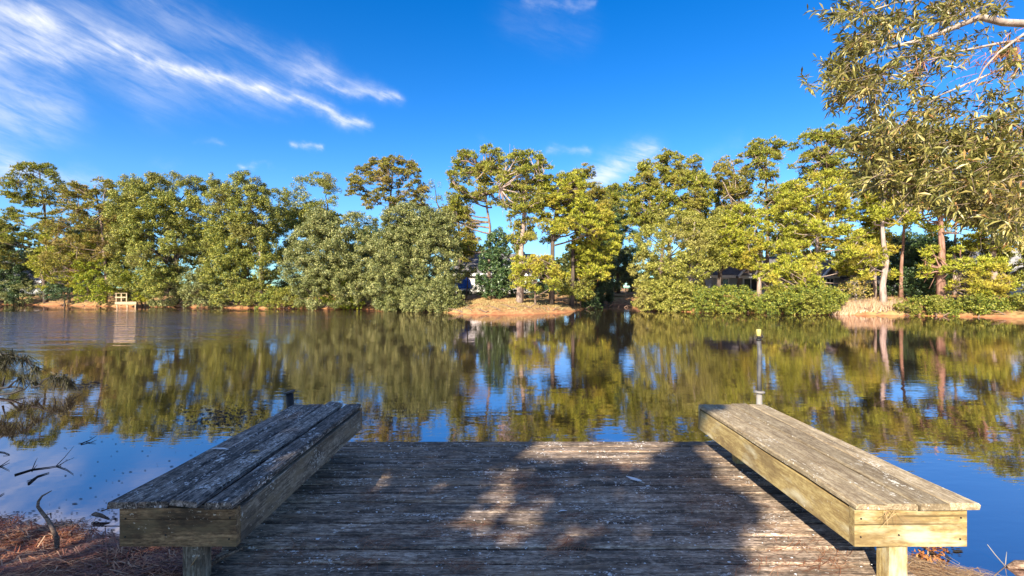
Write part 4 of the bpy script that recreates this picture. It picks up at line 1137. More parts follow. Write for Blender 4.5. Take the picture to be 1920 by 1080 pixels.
# ------------------------------------------------------------------ litter on the dock and the near bank
def needles(rng, pos, L, w, flat=0.12, ang=None):
    """single pine needles lying about: thin bent blades"""
    n = len(pos)
    t = rng.uniform(0, 2 * math.pi, n) if ang is None else ang
    d = np.stack([np.cos(t), np.sin(t), rng.normal(size=n) * flat], 1)
    side = np.stack([-np.sin(t), np.cos(t), np.zeros(n)], 1)
    ll = L * rng.uniform(0.5, 1.2, (n, 1)); ww = w * rng.uniform(0.7, 1.3, (n, 1))
    bend = rng.normal(size=(n, 1)) * 0.15 * ll * side + np.abs(rng.normal(size=(n, 1))) * 0.03 * ll * np.array([0, 0, 1])
    a = pos - d * ll * 0.5; b = pos + d * ll * 0.5; m = pos + bend
    V = np.stack([a - side * ww * 0.5, a + side * ww * 0.5, m + side * ww * 0.5, m - side * ww * 0.5, b], 1)
    T = np.array([[0, 1, 2], [0, 2, 3], [3, 2, 4]])
    Fc = (np.arange(n)[:, None, None] * 5 + T[None]).reshape(-1, 3)
    return V.reshape(-1, 3), Fc
def join(parts):
    V = []; T = []; k = 0
    for v, t in parts:
        V.append(v); T.append(t + k); k += len(v)
    return np.concatenate(V), np.concatenate(T)
def DK(px, py, z=0.0):
    """the point of the dock boards seen at a photograph pixel"""
    D = F * (EYE - z) / (py - 540.0)
    return ((px - 960) / F * D, D)
rng = np.random.default_rng(91)
parts = []
heaps = [(985, 896, 60, 6, 170), (1000, 910, 60, 5, 130), (1010, 926, 60, 6, 110), (1060, 1015, 40, 16, 120), (1075, 1030, 30, 14, 80), (1120, 880, 50, 8, 140), (1165, 878, 45, 8, 110), (900, 983, 50, 4, 70), (960, 1008, 60, 6, 110), (820, 1002, 40, 14, 90), (720, 1018, 50, 10, 70), (850, 1055, 80, 4, 60), (700, 1055, 60, 8, 70), (880, 1066, 40, 8, 50), (700, 930, 20, 10, 60), (1500, 1030, 70, 20, 120), (1450, 1060, 80, 12, 110), (1560, 1060, 40, 12, 60), (1330, 940, 50, 14, 80), (1300, 900, 60, 8, 60), (1090, 968, 40, 5, 60), (1130, 996, 30, 6, 50), (980, 950, 50, 4, 50), (1350, 985, 70, 10, 70), (560, 1030, 80, 14, 70)]
for px, py, sx, sy, c in heaps:
    c = int(c * 0.5)
    a = rng.normal(px, sx * 0.6, c); b = np.clip(rng.normal(py, sy * 0.6, c), 830, 1200)
    P = np.array([DK(i, j) for i, j in zip(a, b)])
    P = np.column_stack([P, np.full(c, 0.006)])
    parts.append(needles(rng, P, 0.15, 0.0024, 0.02, rng.normal(0.3, 0.5, c) + rng.choice([0, 0.4, -0.5], c)))
n = 650
P = np.column_stack([rng.uniform(DX0, DX1, n), rng.uniform(1.3, DY1, n), np.full(n, 0.006)])
parts.append(needles(rng, P, 0.14, 0.0018, 0.02))
V, T = join(parts)
ok = (V[:, 0] > DX0) & (V[:, 0] < DX1) & (V[:, 1] < DY1)
V[:, 2] = np.maximum(V[:, 2], 0.003)
good = ok.reshape(-1, 5).all(1)
T = T.reshape(-1, 3, 3)[good].reshape(-1, 3)
tag(link('dock_pine_needles', np_mesh('dock_pine_needles', V, T), M['deck_straw']), 'reddish pine needles scattered over the dock boards', 'pine needles', kind='stuff')
# flecks of bark, lichen and droppings on the boards
V = []; T = []
n = 420
for i in range(n):
    x, y = rng.uniform(DX0 + 0.05, DX1 - 0.05), rng.uniform(2.2, DY1 - 0.03)
    s = rng.uniform(0.0015, 0.005) * (2.2 if rng.random() < 0.06 else 1)
    k = len(V); m = 6; ph = rng.uniform(0, 6)
    for j in range(m):
        t = ph + 2 * math.pi * j / m; r = s * rng.uniform(0.6, 1.3)
        V.append((x + math.cos(t) * r * 1.5, y + math.sin(t) * r, 0.0065))
    V.append((x, y, 0.010))
    for j in range(m): T.append((k + j, k + (j + 1) % m, k + m))
tag(link('dock_flecks', np_mesh('dock_flecks', np.array(V), np.array(T)), M['dropping']), 'small white flecks of lichen and bark scattered on the dock', 'flecks', kind='stuff')

# near bank pine straw
n = 52000
x = rng.uniform(-5.6, -1.45, n); y = rng.uniform(1.9, 4.15, n)
d = pond_dist(x, y); keep = (d > -0.06 + 0.05 * wobble(x, y, 6)) & ~((x > DX0 - 0.02) & (y > 2.6))
x, y = x[keep], y[keep]
lift = np.clip(wobble(x, y, 4.5) * 0.03 + 0.01, 0, 0.05)
z = np.maximum(height(x, y), WATER) + rng.uniform(0.002, 0.03, len(x)) + lift
ang = rng.normal(0, 0.75, len(x)) + 0.7 * wobble(x, y, 2.2)
V, T = needles(rng, np.stack([x, y, z], 1), 0.19, 0.0056, 0.16, ang)
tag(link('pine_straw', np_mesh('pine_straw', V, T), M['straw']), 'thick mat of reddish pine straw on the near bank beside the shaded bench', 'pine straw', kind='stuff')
n = 16000
x = rng.uniform(2.12, 4.6, n); y = rng.uniform(2.0, 3.5, n)
d = pond_dist(x, y); keep = d > -0.05
x, y = x[keep], y[keep]
z = np.maximum(height(x, y), WATER) + rng.uniform(0.002, 0.035, len(x))
V, T = needles(rng, np.stack([x, y, z], 1), 0.16, 0.0034, 0.12, rng.normal(-0.55, 0.5, len(x)))
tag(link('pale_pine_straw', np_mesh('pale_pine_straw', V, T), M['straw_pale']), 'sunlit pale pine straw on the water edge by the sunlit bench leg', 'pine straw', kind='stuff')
# twigs in the straw
G = Geo()
for i in range(70):
    x, y = rng.uniform(-4.4, -1.7), rng.uniform(2.3, 3.6)
    if pond_dist(np.array([x]), np.array([y]))[0] < 0.1: continue
    z = gz(x, y) + 0.04; t = rng.normal(0.2, 0.7); L = rng.uniform(0.1, 0.35)
    e = Vector((math.cos(t), math.sin(t), rng.normal() * 0.1)) * L
    s_ = Vector((x, y, z))
    G.tube([s_, s_ + e * 0.5 + Vector((0, 0, rng.normal() * 0.02)), s_ + e], [0.005, 0.004, 0.002], 4)
tag(G.build('twig_litter', M['stick']), 'dead twigs lying in the pine straw', 'twigs', kind='stuff')

def G_at(px, py, z):
    D = F * (EYE - z) / (py - 540.0)
    return Vector(((px - 960) / F * D, D, z))
# curved stick standing out of the straw
b = G_at(106, 1027, -0.27); 
D = b.y
def SP(px, py, dy=0.0): return W(px, py, D + dy)
G = Geo(); G.tube([b + Vector((0, 0, -0.05)), SP(107, 1010, 0.03), SP(100, 995, .08), SP(90, 975, .14), SP(78, 960, .2), SP(71, 950, .24), SP(72, 940, .27), SP(79, 930, .3), SP(97, 920, .33)], [0.014, 0.015, 0.013, 0.012, 0.011, 0.010, 0.009, 0.007, 0.003], 7)
G.tube([SP(85, 967, .16), SP(95, 962, .17), SP(96, 972, .18)], [0.006, 0.005, 0.003], 5)
o = G.build('curved_stick', M['stick'], None, True); tag(o, 'bare curved stick poking up from the pine straw at the water edge', 'stick')
# driftwood chunk on the water edge
c = G_at(185, 970, WATER + 0.02)
G = Geo(); G.tube([c + Vector((-0.07, 0.02, 0.012)), c + Vector((-0.04, 0.01, 0.022)), c + Vector((0.02, 0, 0.014)), c + Vector((0.10, -0.02, -0.005))], [0.008, 0.017, 0.015, 0.007], 7)
G.tube([c + Vector((0.0, 0.02, 0.04)), c + Vector((0.09, 0.06, 0.06)), c + Vector((0.19, 0.10, 0.085))], [0.005, 0.004, 0.002], 5)
tag(G.build('driftwood', M['stick'], None, True), 'dark chunk of driftwood at the water edge left of the shaded bench', 'driftwood')
# straw-covered mound, dead brown fern lump by the right bench leg
c = G_at(1738, 1040, -0.34)
rg2 = np.random.default_rng(12)
V, T = leaf_clumps(rg2, [(np.array(c) + np.array([-0.03, -0.02, 0.03]), 0.10, 0.6), (np.array(c) + np.array([0.08, 0.05, 0.03]), 0.09, 0.6)], 9000, 0.018)
root = empty('dead_plant', c); tag(root, 'clump of dead rust-brown leaves by the leg of the sunlit bench', 'dead plant')
world_child(link('foliage', np_mesh('foliage', V, T), M['rust_leaf']), root)
G = Geo(); G.tube([c + Vector((0, 0, -0.1)), c + Vector((0.02, 0.01, 0.06))], [0.008, 0.004], 5); world_child(G.build('stem', M['stick']), root)
c = G_at(1915, 1064, WATER + 0.01)
G = Geo(); G.tube([c + Vector((-0.07, 0.02, -0.01)), c + Vector((-0.02, 0.01, 0.015)), c + Vector((0.06, -0.01, 0.02)), c + Vector((0.18, -0.03, 0.012)), c + Vector((0.36, 0, 0))], [0.012, 0.026, 0.030, 0.034, 0.02], 8)
tag(G.build('driftwood', M['stick'], None, True), 'pale brown log end in the water at the lower right corner', 'driftwood')
c = G_at(1885, 1062, WATER)
G = Geo(); G.tube([c, c + Vector((-0.05, 0.02, 0.07)), c + Vector((-0.09, 0.03, 0.13))], [0.004, 0.003, 0.002], 5); G.tube([c + Vector((0, 0, 0.01)), c + Vector((0.04, 0.03, 0.08))], [0.003, 0.0015], 5)
tag(G.build('twig', M['pale_pipe'], None, True), 'thin pale forked twig standing in the water at the lower right', 'twig')
c = Vector((*DK(372, 1062), 0.02))
G = Geo(); G.tube([W(345, 1082, 2.45), W(372, 1040, 2.32)], [0.004, 0.0025], 5)
tag(G.build('dead_stalk', M['straw_pale'], None, True), 'thin orange dead stalk leaning on the leg of the shaded bench', 'stalk')
G = Geo(); a_ = G_at(372, 1078, -0.02); b_ = G_at(455, 1028, 0.012)
G.tube([a_, (a_ + b_) / 2 + Vector((0, 0, 0.02)), b_], [0.012, 0.010, 0.006], 6)
tag(G.build('fallen_stick', M['stick'], None, True), 'grey stick lying along the dock edge under the shaded bench', 'stick')

# feather, leaves and grass tuft
def feather(c, yaw):
    G = Geo(); n = 7
    c = Vector(c)
    ax = Vector((math.cos(yaw), math.sin(yaw), 0)); sd = Vector((-math.sin(yaw), math.cos(yaw), 0))
    prev = None
    for i in range(n):
        t = i / (n - 1); w = 0.024 * math.sin(math.pi * min(1, 0.12 + t * 0.85)) ; p = c + ax * (t - 0.5) * 0.12 + Vector((0, 0, 0.012 + 0.012 * t * t))
        cur = (p - sd * w + Vector((0, 0, 0.006)), p, p + sd * w + Vector((0, 0, 0.006)))
        if prev:
            k = len(G.v); G.v += list(prev) + list(cur); G.f += [(k, k + 1, k + 4, k + 3), (k + 1, k + 2, k + 5, k + 4)]
        prev = cur
    G.tube([c - ax * 0.085 + Vector((0, 0, 0.006)), c + Vector((0, 0, 0.014))], [0.0015, 0.001], 4)
    return G
x, y = DK(1188, 903)
tag(feather((x, y, 0.002), 2.6).build('feather', M['feather']), 'small white feather lying on the dock boards', 'feather')
def flat_leaf(c, yaw, L, w, z):
    G = Geo(); c = Vector(c)
    pts = [(-0.5, 0), (-0.2, 0.8), (0.15, 1.0), (0.5, 0), (0.15, -1.0), (-0.2, -0.8)]
    G.v.append(c + Vector((0, 0, 0.004)))
    for a, b in pts:
        G.v.append(c + Vector((math.cos(yaw) * a * L - math.sin(yaw) * b * w, math.sin(yaw) * a * L + math.cos(yaw) * b * w, 0.006 if abs(b) > 0.5 else 0.0)))
    for i in range(6): G.f.append((0, 1 + i, 1 + (i + 1) % 6))
    return G
pt = G_at(478, 848, 0.448)
tag(flat_leaf((pt.x, pt.y, 0.453), 0.2, 0.07, 0.016, 0).build('fallen_leaf', M['yellow_leaf']), 'fallen yellow-brown leaf on the seat of the shaded bench', 'leaf')
pt = G_at(412, 843, 0.440)
tag(flat_leaf((pt.x, pt.y, 0.443), -0.1, 0.14, 0.012, 0).build('bird_dropping', M['dropping']), 'long white bird dropping on the seat of the shaded bench', 'bird dropping')
pt = G_at(1054 + 3, 989, 0.004)
tag(flat_leaf((*DK(1055, 961), 0.008), 0.2, 0.07, 0.008, 0).build('wood_chip', M['dropping']), 'white chip of wood in the middle of the dock boards', 'wood chip')
rg2 = np.random.default_rng(5)
G = Geo()
for i in range(9):
    s_ = Vector((1.85 + rg2.normal() * 0.02, 2.315, 0.405))
    e = s_ + Vector((rg2.normal() * 0.05, -0.012 + rg2.normal() * 0.012, -0.05 + rg2.normal() * 0.03))
    G.tube([s_, s_.lerp(e, 0.5) + Vector((rg2.normal() * 0.01, -0.012, 0.01)), e], [0.0012, 0.001, 0.0006], 3)
tag(G.build('grass_tuft', M['straw_pale']), 'wisp of dry grass caught under the seat end of the sunlit bench', 'grass tuft')

# ------------------------------------------------------------------ branches and weed in the water on the left
def water_twig(label, pix, z=0.01, r=0.012, forks=(), name='floating_twig'):
    G = Geo()
    def pl(seq, r):
        pts = []
        for q in seq:
            px, py = q[:2]; h = q[2] if len(q) > 2 else 0.0
            b = G_at(px, py, WATER + z)
            pts.append(b if h == 0 else b + Vector((0, 0, h)))
        G.tube(pts, [0.6 * r * (1 - 0.65 * i / max(len(pts) - 1, 1)) for i in range(len(pts))], 6)
    pl(pix, r)
    for fk in forks: pl(fk, r * 0.6)
    o = G.build(name, M['wet_twig'], None, True)
    tag(o, label, 'twig')
    return o
water_twig('long dark floating branch with raised fork in the still water on the left', [(28, 890), (60, 880), (92, 876), (115, 872)], 0.006, 0.014, [[(105, 874), (122, 860, 0.02), (139, 846, 0.06)], [(108, 874), (125, 880, 0.0), (138, 889, 0.0)], [(60, 882), (66, 870, 0.02), (70, 864, 0.03)]])
water_twig('thick dark floating twig lying below the long forked branch', [(54, 906), (70, 893), (92, 886)], 0.006, 0.018, [[(70, 893), (60, 899), (50, 902)]])
water_twig('small forked twig on the sky reflection farthest out on the left', [(152, 832), (168, 827, 0.01), (181, 820, 0.02)], 0.006, 0.012, [[(162, 829), (180, 831)]])
water_twig('short hooked twig at the left edge of the water, upper one', [(-8, 846), (8, 848), (18, 852), (6, 854)], 0.006, 0.010)
water_twig('short dark twig at the left edge of the water, lower one', [(-10, 880), (4, 872), (18, 864, 0.01)], 0.006, 0.012, [[(2, 874), (18, 882)]])
water_twig('curled twig touching the straw at the left edge', [(-12, 934), (2, 928), (8, 924)], 0.006, 0.009)
# dipping pine branch
D = 8.2
root = empty('fallen_pine_bough', W(-60, 745, D)); tag(root, 'dark dead pine bough dipping into the water at the left edge', 'fallen branch')
G = Geo()
limb = [[(-120, 690), (-40, 668), (0, 664), (22, 663), (45, 672), (66, 688)], [(-120, 735), (-30, 732), (0, 728), (25, 725), (48, 730)], [(-120, 738), (-20, 742), (20, 738), (45, 730)], [(15, 727), (28, 715), (40, 710), (62, 714)], [(72, 724), (82, 712), (100, 706), (118, 706), (130, 715)], [(60, 727), (72, 724), (80, 722)], [(102, 707), (104, 720), (102, 731)], [(5, 724), (8, 710), (10, 704)], [(-60, 700), (-20, 690), (0, 684), (14, 673)], [(118, 706), (126, 712), (131, 720)]]
tips = []
for j, L in enumerate(limb):
    dy = 0.15 * math.sin(j * 2.3)
    pts = [W(px, py, D + dy) for px, py in L]
    r = 0.034 if j in (1, 2) else 0.018
    G.tube(pts, [r * (1 - 0.7 * i / (len(pts) - 1)) for i in range(len(pts))], 6)
    if j in (0, 4, 3, 8, 9): tips += pts[2:]
world_child(G.build('branch', M['wet_twig'], None, True), root)
rg2 = np.random.default_rng(8)
pos = []; ends = []
for p in tips:
    for k in range(80):
        s_ = np.array(p) + rg2.normal(size=3) * 0.03
        e = s_ + np.array([rg2.normal() * 0.09 + 0.03, rg2.normal() * 0.09, -abs(rg2.normal() * 0.06 + 0.17)])
        sd = unit(np.cross(e - s_, rg2.normal(size=3)))[None][0] * 0.006
        pos.append([s_ - sd, s_ + sd, e])
V = np.array(pos).reshape(-1, 3)
V[:, 2] = np.maximum(V[:, 2], WATER + 0.003)
world_child(link('needles', np_mesh('needles', V, np.arange(len(V)).reshape(-1, 3)), M['wet_needle']), root)

# floating specks and weed
rng = np.random.default_rng(31)
V = []; T = []
def speck(x, y, s, z=WATER + 0.005):
    k = len(V); t = rng.uniform(0, 6.28); e = rng.uniform(1.0, 3.2)
    for a in range(5):
        q = t + 2 * math.pi * a / 5; r = s * rng.uniform(0.6, 1.2)
        V.append((x + math.cos(q) * r * e, y + math.sin(q) * r, z))
    V.append((x, y, z + s * 0.5))
    for a in range(5): T.append((k + a, k + (a + 1) % 5, k + 5))
for i in range(200):
    px = rng.uniform(120, 500); py = rng.uniform(780, 960)
    if rng.random() < 0.4: px, py = rng.normal(430, 40), rng.normal(800, 20)
    b = G_at(px, py, WATER); speck(b.x, b.y, rng.uniform(0.003, 0.010))
for i in range(230):
    px, py = rng.normal(420, 38), rng.normal(782, 9); b = G_at(px, py, WATER); speck(b.x, b.y, rng.uniform(0.006, 0.016))
for i in range(120):
    px = rng.uniform(-20, 220); py = rng.normal(975, 12); b = G_at(px, py, WATER); speck(b.x, b.y, rng.uniform(0.003, 0.010))
for i in range(130):
    px, py = rng.normal(140, 26), rng.normal(722, 5); b = G_at(px, py, WATER); speck(b.x, b.y, rng.uniform(0.008, 0.02))
for i in range(40):
    px, py = rng.uniform(1720, 1800), rng.normal(1035, 5); b = G_at(px, py, WATER); speck(b.x, b.y, rng.uniform(0.004, 0.012))
tag(link('floating_weed', np_mesh('floating_weed', np.array(V), np.array(T)), M['debris']), 'dark specks and weed floating on the still water', 'floating weed', kind='stuff')
# upright weed stalks breaking the surface beyond the dock end
pts = []
for i in range(420):
    q = rng.random()
    px, py = (rng.normal(745, 34), rng.normal(775, 11)) if q < 0.7 else (rng.normal(430, 40), rng.normal(790, 8))
    b = G_at(px, py, WATER); pts.append((b.x, b.y, WATER - 0.01))
pts = np.array(pts)
V, T = blades(rng, pts, 0.07, 0.004, 0.9)
tag(link('water_weed', np_mesh('water_weed', V, T), M['wet_needle']), 'dark weed stalks breaking the water surface beyond the dock', 'water weed', kind='stuff')

# ------------------------------------------------------------------ the overhanging tree at the upper right
rng = np.random.default_rng(64)
TX, TY = 7.4, 4.6
root = empty('overhanging_tree', (TX, TY, gz(TX, TY)))
tag(root, 'near tree with long narrow leaves hanging into the photo at the upper right', 'tree')
tz = gz(TX, TY)
G = Geo()
top = Vector((TX - 0.3, TY, 5.8))
G.tube([(TX, TY, tz - 0.2), (TX - 0.1, TY, 1.2), (TX - 0.15, TY + 0.05, 3.2), top], [0.20, 0.16, 0.12, 0.06], 10)
tr = G.build('trunk', M['twig_bark'], None, True); world_child(tr, root)
def Q(px, py, D): return W(px, py, D)
limbs = [
    [(2050, 40, 4.7), (1960, 46, 4.6), (1880, 42, 4.5), (1838, 32, 4.5), (1805, 45, 4.5), (1765, 62, 4.5), (1715, 78, 4.4), (1660, 92, 4.4), (1610, 105, 4.4)],
    [(2080, 60, 4.9), (1950, 50, 4.8), (1920, 75, 4.7), (1880, 80, 4.6), (1800, 96, 4.5), (1745, 112, 4.4), (1680, 128, 4.4)],
    [(2050, 110, 4.6), (1925, 60, 4.5), (1900, 78, 4.4), (1870, 100, 4.3), (1845, 128, 4.2), (1828, 160, 4.2)],
    [(2060, 150, 4.9), (1900, 120, 4.8), (1830, 150, 4.7), (1760, 180, 4.6), (1720, 210, 4.5), (1690, 245, 4.4)],
    [(2080, 260, 4.6), (1950, 250, 4.5), (1860, 260, 4.4), (1780, 270, 4.3), (1700, 285, 4.2), (1640, 300, 4.2)],
    [(2080, 330, 4.4), (1960, 330, 4.3), (1880, 350, 4.2), (1820, 370, 4.1), (1760, 380, 4.1)],
    [(2080, 380, 4.2), (1980, 380, 4.1), (1920, 400, 4.0), (1880, 430, 4.0)],
    [(2040, -60, 4.8), (1900, -30, 4.7), (1780, -10, 4.6), (1680, 5, 4.5), (1600, 30, 4.4)],
    [(1745, 65, 4.5), (1730, 95, 4.45), (1720, 125, 4.4), (1700, 150, 4.4)],
    [(1690, 110, 4.4), (1640, 140, 4.35), (1590, 165, 4.3), (1548, 158, 4.3), (1512, 158, 4.3)],
    [(1760, 62, 4.5), (1765, 30, 4.55), (1780, 0, 4.6)],
]
for i, L in enumerate(limbs):
    pts = [Q(*q) for q in L]
    r = (0.032, 0.016, 0.014, 0.011, 0.012, 0.012, 0.012, 0.013, 0.006, 0.006, 0.006)[i]
    if L[0][0] > 2000:
        pts = [Vector((TX - 0.2, TY, pts[0].z * 0.8))] + pts
        rad = [r * 2.0] + [r * (1.25 - 0.95 * k / (len(pts) - 2)) for k in range(len(pts) - 1)]
    else:
        rad = [r * (1 - 0.7 * k / (len(pts) - 1)) for k in range(len(pts))]
    G = Geo(); G.tube(pts, rad, 7)
    world_child(G.build('branch', M['twig_bark'], None, True), root)
# leaf sprays: (px, py, spread x, spread y, sprays, depth)
masses = [
    (1600, 25, 28, 22, 14, 4.4), (1640, 60, 34, 30, 26, 4.4), (1618, 85, 26, 22, 18, 4.4), (1590, 140, 34, 22, 30, 4.35), (1640, 150, 32, 30, 26, 4.4), (1600, 178, 30, 14, 12, 4.35),
    (1650, 195, 22, 18, 10, 4.4), (1515, 160, 8, 5, 2, 4.3), (1700, 30, 40, 24, 18, 4.6), (1790, 18, 40, 22, 30, 4.6), (1860, 10, 40, 18, 18, 4.7), (1720, 90, 40, 34, 18, 4.5), (1730, 150, 40, 34, 24, 4.5),
    (1770, 95, 30, 30, 14, 4.5), (1840, 80, 40, 24, 10, 4.5), (1900, 120, 30, 40, 18, 4.6), (1890, 190, 40, 30, 18, 4.6), (1800, 200, 50, 22, 16, 4.6), (1750, 205, 40, 18, 12, 4.5),
    (1680, 245, 40, 22, 36, 4.3), (1640, 270, 26, 24, 24, 4.25), (1740, 265, 50, 28, 60, 4.3), (1820, 260, 50, 30, 60, 4.4), (1890, 260, 40, 36, 46, 4.4), (1690, 310, 45, 28, 60, 4.2), (1640, 320, 20, 24, 16, 4.2),
    (1760, 325, 50, 32, 70, 4.2), (1840, 330, 46, 34, 60, 4.2), (1905, 330, 30, 36, 40, 4.2), (1860, 385, 34, 26, 44, 4.0), (1910, 410, 24, 20, 22, 4.0), (1800, 375, 34, 16, 18, 4.1), (1735, 365, 34, 14, 12, 4.2), (1900, 440, 16, 12, 6, 4.0), (1660, 345, 20, 14, 8, 4.2),
    (1915, 380, 20, 30, 16, 4.0), (1980, 100, 40, 60, 20, 4.7), (1985, 300, 40, 80, 50, 4.3), (1700, -30, 80, 20, 20, 4.6), (1850, -30, 60, 20, 20, 4.7),
]
leafV = []; twG = Geo()
LEAF_T = np.array([[0, 1, 2], [0, 2, 3], [1, 4, 2], [3, 2, 4]])
cent = []
for mx_, my_, sx_, sy_, cnt, D in masses:
    for _ in range(int(cnt * (1.8 if my_ > 235 else 1.65 if mx_ < 1690 else 1.3))):
        px, py = rng.normal(mx_, sx_ * 0.55), rng.normal(my_, sy_ * 0.55)
        base = np.array(W(px, py, D + rng.normal() * 0.28))
        tw = unit(np.array([-0.75 + rng.normal() * 0.5, rng.normal() * 0.55 - 0.1, -0.20 + rng.normal() * 0.45]))
        L = rng.uniform(0.10, 0.20)
        tip = base + tw * L
        twG.tube([base - tw * 0.06, base + tw * L * 0.5 + np.array([0, 0, 0.006]), base + tw * L * 0.8], [0.0018, 0.0014, 0.0008], 3, False)
        nl = rng.integers(13, 21)
        t = np.linspace(0.05, 1.0, nl)[:, None]
        org = base + tw * L * t
        dirs = unit(tw * 0.75 + rng.normal(size=(nl, 3)) * 0.62 + np.array([0, 0, -0.10]))
        side = unit(np.cross(dirs, rng.normal(size=(nl, 3)) * 0.6 + np.array([0.2, 0.4, 0.8])))
        nrm = np.cross(side, dirs)
        ll = rng.uniform(0.05, 0.105, (nl, 1)); ww = ll * 0.095
        m = org + dirs * ll * 0.5 - nrm * ww * 0.35 + np.array([0, 0, 0.006]) * rng.uniform(0, 2, (nl, 1))
        v = np.stack([org, m + side * ww + nrm * ww * 0.35, m, m - side * ww + nrm * ww * 0.35, org + dirs * ll - np.array([0, 0, 0.006])], 1)
        leafV.append(v); cent.append(org)
world_child(twG.build('twigs', M['pine_bark']), root)
LV = np.concatenate(leafV); CE = np.concatenate(cent)
# the 300 leaves that stand out most (the outer left edge, clear against the sky) are parts of their own
pxl = 960 + LV[:, 4, 0] / LV[:, 4, 1] * F; pyl = 540 - (LV[:, 4, 2] - EYE) / LV[:, 4, 1] * F
score = np.where((pyl > 0) & (pyl < 460) & (pxl < 1915), pxl + rng.uniform(0, 60, len(pxl)), 1e6)
order = np.argsort(score)
own = order[:300]; rest = np.setdiff1d(np.arange(len(LV)), own)
for i in own:
    me = np_mesh('leaf', LV[i] - LV[i][0], LEAF_T)
    o = link('leaf', me, M['long_leaf'], None, Vector(LV[i][0]))
    world_child(o, root)
V = LV[rest].reshape(-1, 3); T = (np.arange(len(rest))[:, None, None] * 5 + LEAF_T[None]).reshape(-1, 3)
o = world_child(link('leaves', np_mesh('leaves', V, T), M['long_leaf']), root); o['kind'] = 'stuff'
# dead hanging wisps
wG = Geo()
for (px, py, sx_, sy_, c_) in ((1870, 108, 26, 12, 60), (1900, 75, 16, 10, 30), (1740, 100, 16, 16, 22), (1830, 140, 10, 22, 20), (1905, 245, 14, 8, 26), (1680, 120, 14, 8, 14)):
    for _ in range(c_):
        b = W(rng.normal(px, sx_), rng.normal(py, sy_), 4.45 + rng.normal() * 0.1)
        e = b + Vector((rng.normal() * 0.05 - 0.03, rng.normal() * 0.05, -abs(rng.normal() * 0.06) - 0.03))
        wG.tube([b, b.lerp(e, 0.5) + Vector((rng.normal() * 0.02, 0, 0)), e], [0.003, 0.0024, 0.001], 3, False)
o = world_child(wG.build('dead_needles', M['deck_straw']), root); o['kind'] = 'stuff'

# ------------------------------------------------------------------ the tree behind the viewer that shades the dock
LIT = [  # patches of the dock plane (x, y) that the sun reaches through the crown
    ([(1.64, 4.40), (1.60, 4.07), (1.66, 3.5), (1.64, 3.16), (1.52, 2.90), (1.34, 2.66), (1.10, 2.46), (0.7, 2.0), (1.2, 1.0), (3, -3), (14, -3), (14, 12), (2.5, 12), (2.42, 6.2), (2.22, 5.0), (1.95, 4.62)], 0.0),
    ([(0.24, 4.70), (0.12, 4.36), (0.02, 4.25), (0.45, 4.14), (0.72, 4.06), (1.00, 3.86), (1.20, 3.98), (1.40, 4.28), (1.55, 4.65), (1.7, 5.3), (0.5, 5.3)], 0.0),
    ([(-0.22, 3.95), (0.16, 3.95), (0.24, 3.32), (0.26, 2.92), (0.05, 2.70), (-0.36, 2.80), (-0.42, 3.18), (-0.28, 3.45)], 0.42),
    ([(0.36, 3.0), (0.58, 3.03), (0.57, 2.80), (0.26, 2.80)], 0.45),
    ([(-1.12, 3.45), (-1.0, 3.75), (-0.86, 3.72), (-0.98, 3.40)], 0.3),
    ([(-4.7, 2.42), (-3.2, 2.48), (-2.6, 2.68), (-2.45, 3.0), (-3.4, 3.12), (-4.7, 3.25)], 0.06),
    ([(-4.2, 1.88), (-3.0, 1.92), (-2.8, 2.16), (-4.2, 2.24)], 0.10),
]
def in_poly(x, y, poly):
    inside = np.zeros(x.shape, bool); n = len(poly)
    for i in range(n):
        ax, ay = poly[i]; bx, by = poly[(i + 1) % n]
        c = (ay > y) != (by > y)
        with np.errstate(divide='ignore', invalid='ignore'):
            xi = (bx - ax) * (y - ay) / (by - ay + 1e-12) + ax
        inside ^= c & (x < xi)
    return inside
rng = np.random.default_rng(17)
S = np.array(to_sun)
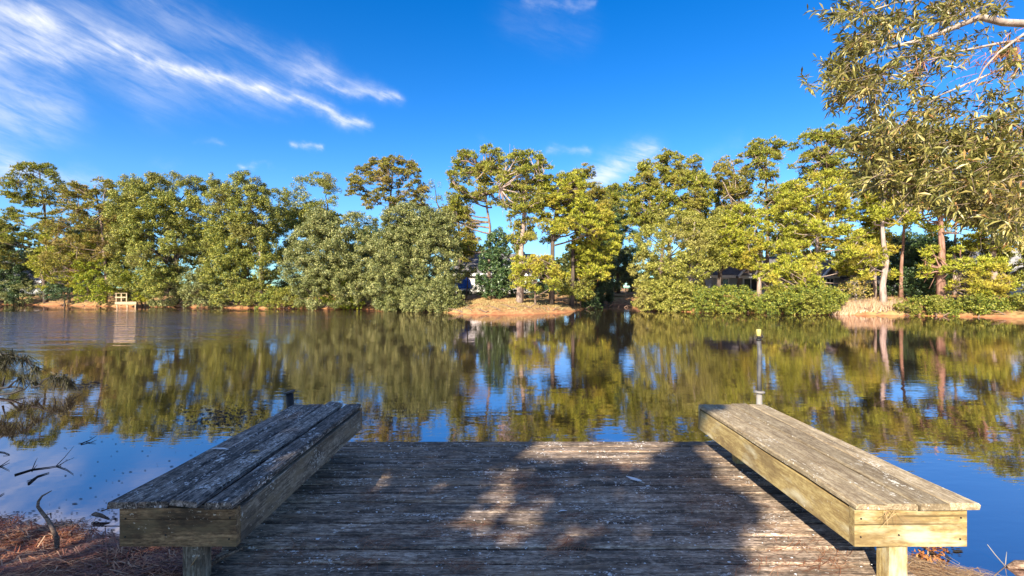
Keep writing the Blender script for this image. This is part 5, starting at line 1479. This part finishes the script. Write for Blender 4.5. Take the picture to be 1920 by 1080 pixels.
# crown volume swept back along the sunlight from the shaded part of the dock
n = 64000
gxr = rng.uniform(-6.5, 3.2, n); gyr = rng.uniform(0.2, 9.5, n)
tt = rng.uniform(9.0, 14.5, n)
P = np.stack([gxr, gyr, np.zeros(n)], 1) + S * tt[:, None]
keep = np.ones(n, bool)
for poly, leave in LIT:
    inside = in_poly(gxr + 0.10 * wobble(gxr, gyr, 4.3) + 0.05 * wobble(gyr, gxr, 11.0), gyr + 0.10 * wobble(gyr + 3, gxr, 3.7) + 0.05 * wobble(gxr, gyr + 5, 12.0), poly)
    keep &= ~(inside & (rng.random(n) >= leave * 0.5))
# ragged, clumped crown outline
clump = np.sin(P[:, 0] * 2.3 + 1.1 * np.sin(P[:, 2] * 2.9)) + np.sin(P[:, 1] * 1.9 + P[:, 2] * 1.3)
keep &= ~((clump < -1.2) & (gxr < -2.2))
edge = (gyr > 7.6) & (rng.random(n) < (gyr - 7.6) / 1.9)
keep &= ~edge
P = P[keep]; m = len(P)
nrm = unit(rng.normal(size=(m, 3)) * 0.7 + S)
a = unit(np.cross(nrm, rng.normal(size=(m, 3)))); b = np.cross(nrm, a)
s_ = 0.075 * rng.uniform(0.7, 1.3, (m, 1))
Vq = np.stack([P - a * s_, P - b * s_ * 0.55, P + a * s_, P + b * s_ * 0.55], 1).reshape(-1, 3)
bx_, by_ = -6.6, -7.5
root = empty('shade_tree', (bx_, by_, gz(bx_, by_)))
tag(root, 'broad leafy tree on the near bank whose shade falls across the dock', 'tree')
G = Geo()
zc = 6.0
G.tube([(bx_, by_, gz(bx_, by_) - 0.2), (bx_ + 0.1, by_, 2.0), (bx_, by_ + 0.2, 4.2), (bx_ + 0.3, by_ + 0.4, 7.2)], [0.36, 0.28, 0.22, 0.08], 10)
for _ in range(26):
    q = P[rng.choice(np.nonzero(gxr[keep] < -1.2)[0])]
    tp = Vector((bx_ + 0.05, by_ + 0.2, rng.uniform(2.8, 6.0)))
    G.tube([tp, tp.lerp(Vector(q), 0.5) + Vector((0, 0, 0.4)), Vector(q)], [0.09, 0.05, 0.015], 5, False)
world_child(G.build('trunk', M['dark_bark'], None, True), root)
world_child(link('crown', np_mesh('crown', Vq, np.arange(len(Vq)).reshape(-1, 4)), M['oak_mid']), root)
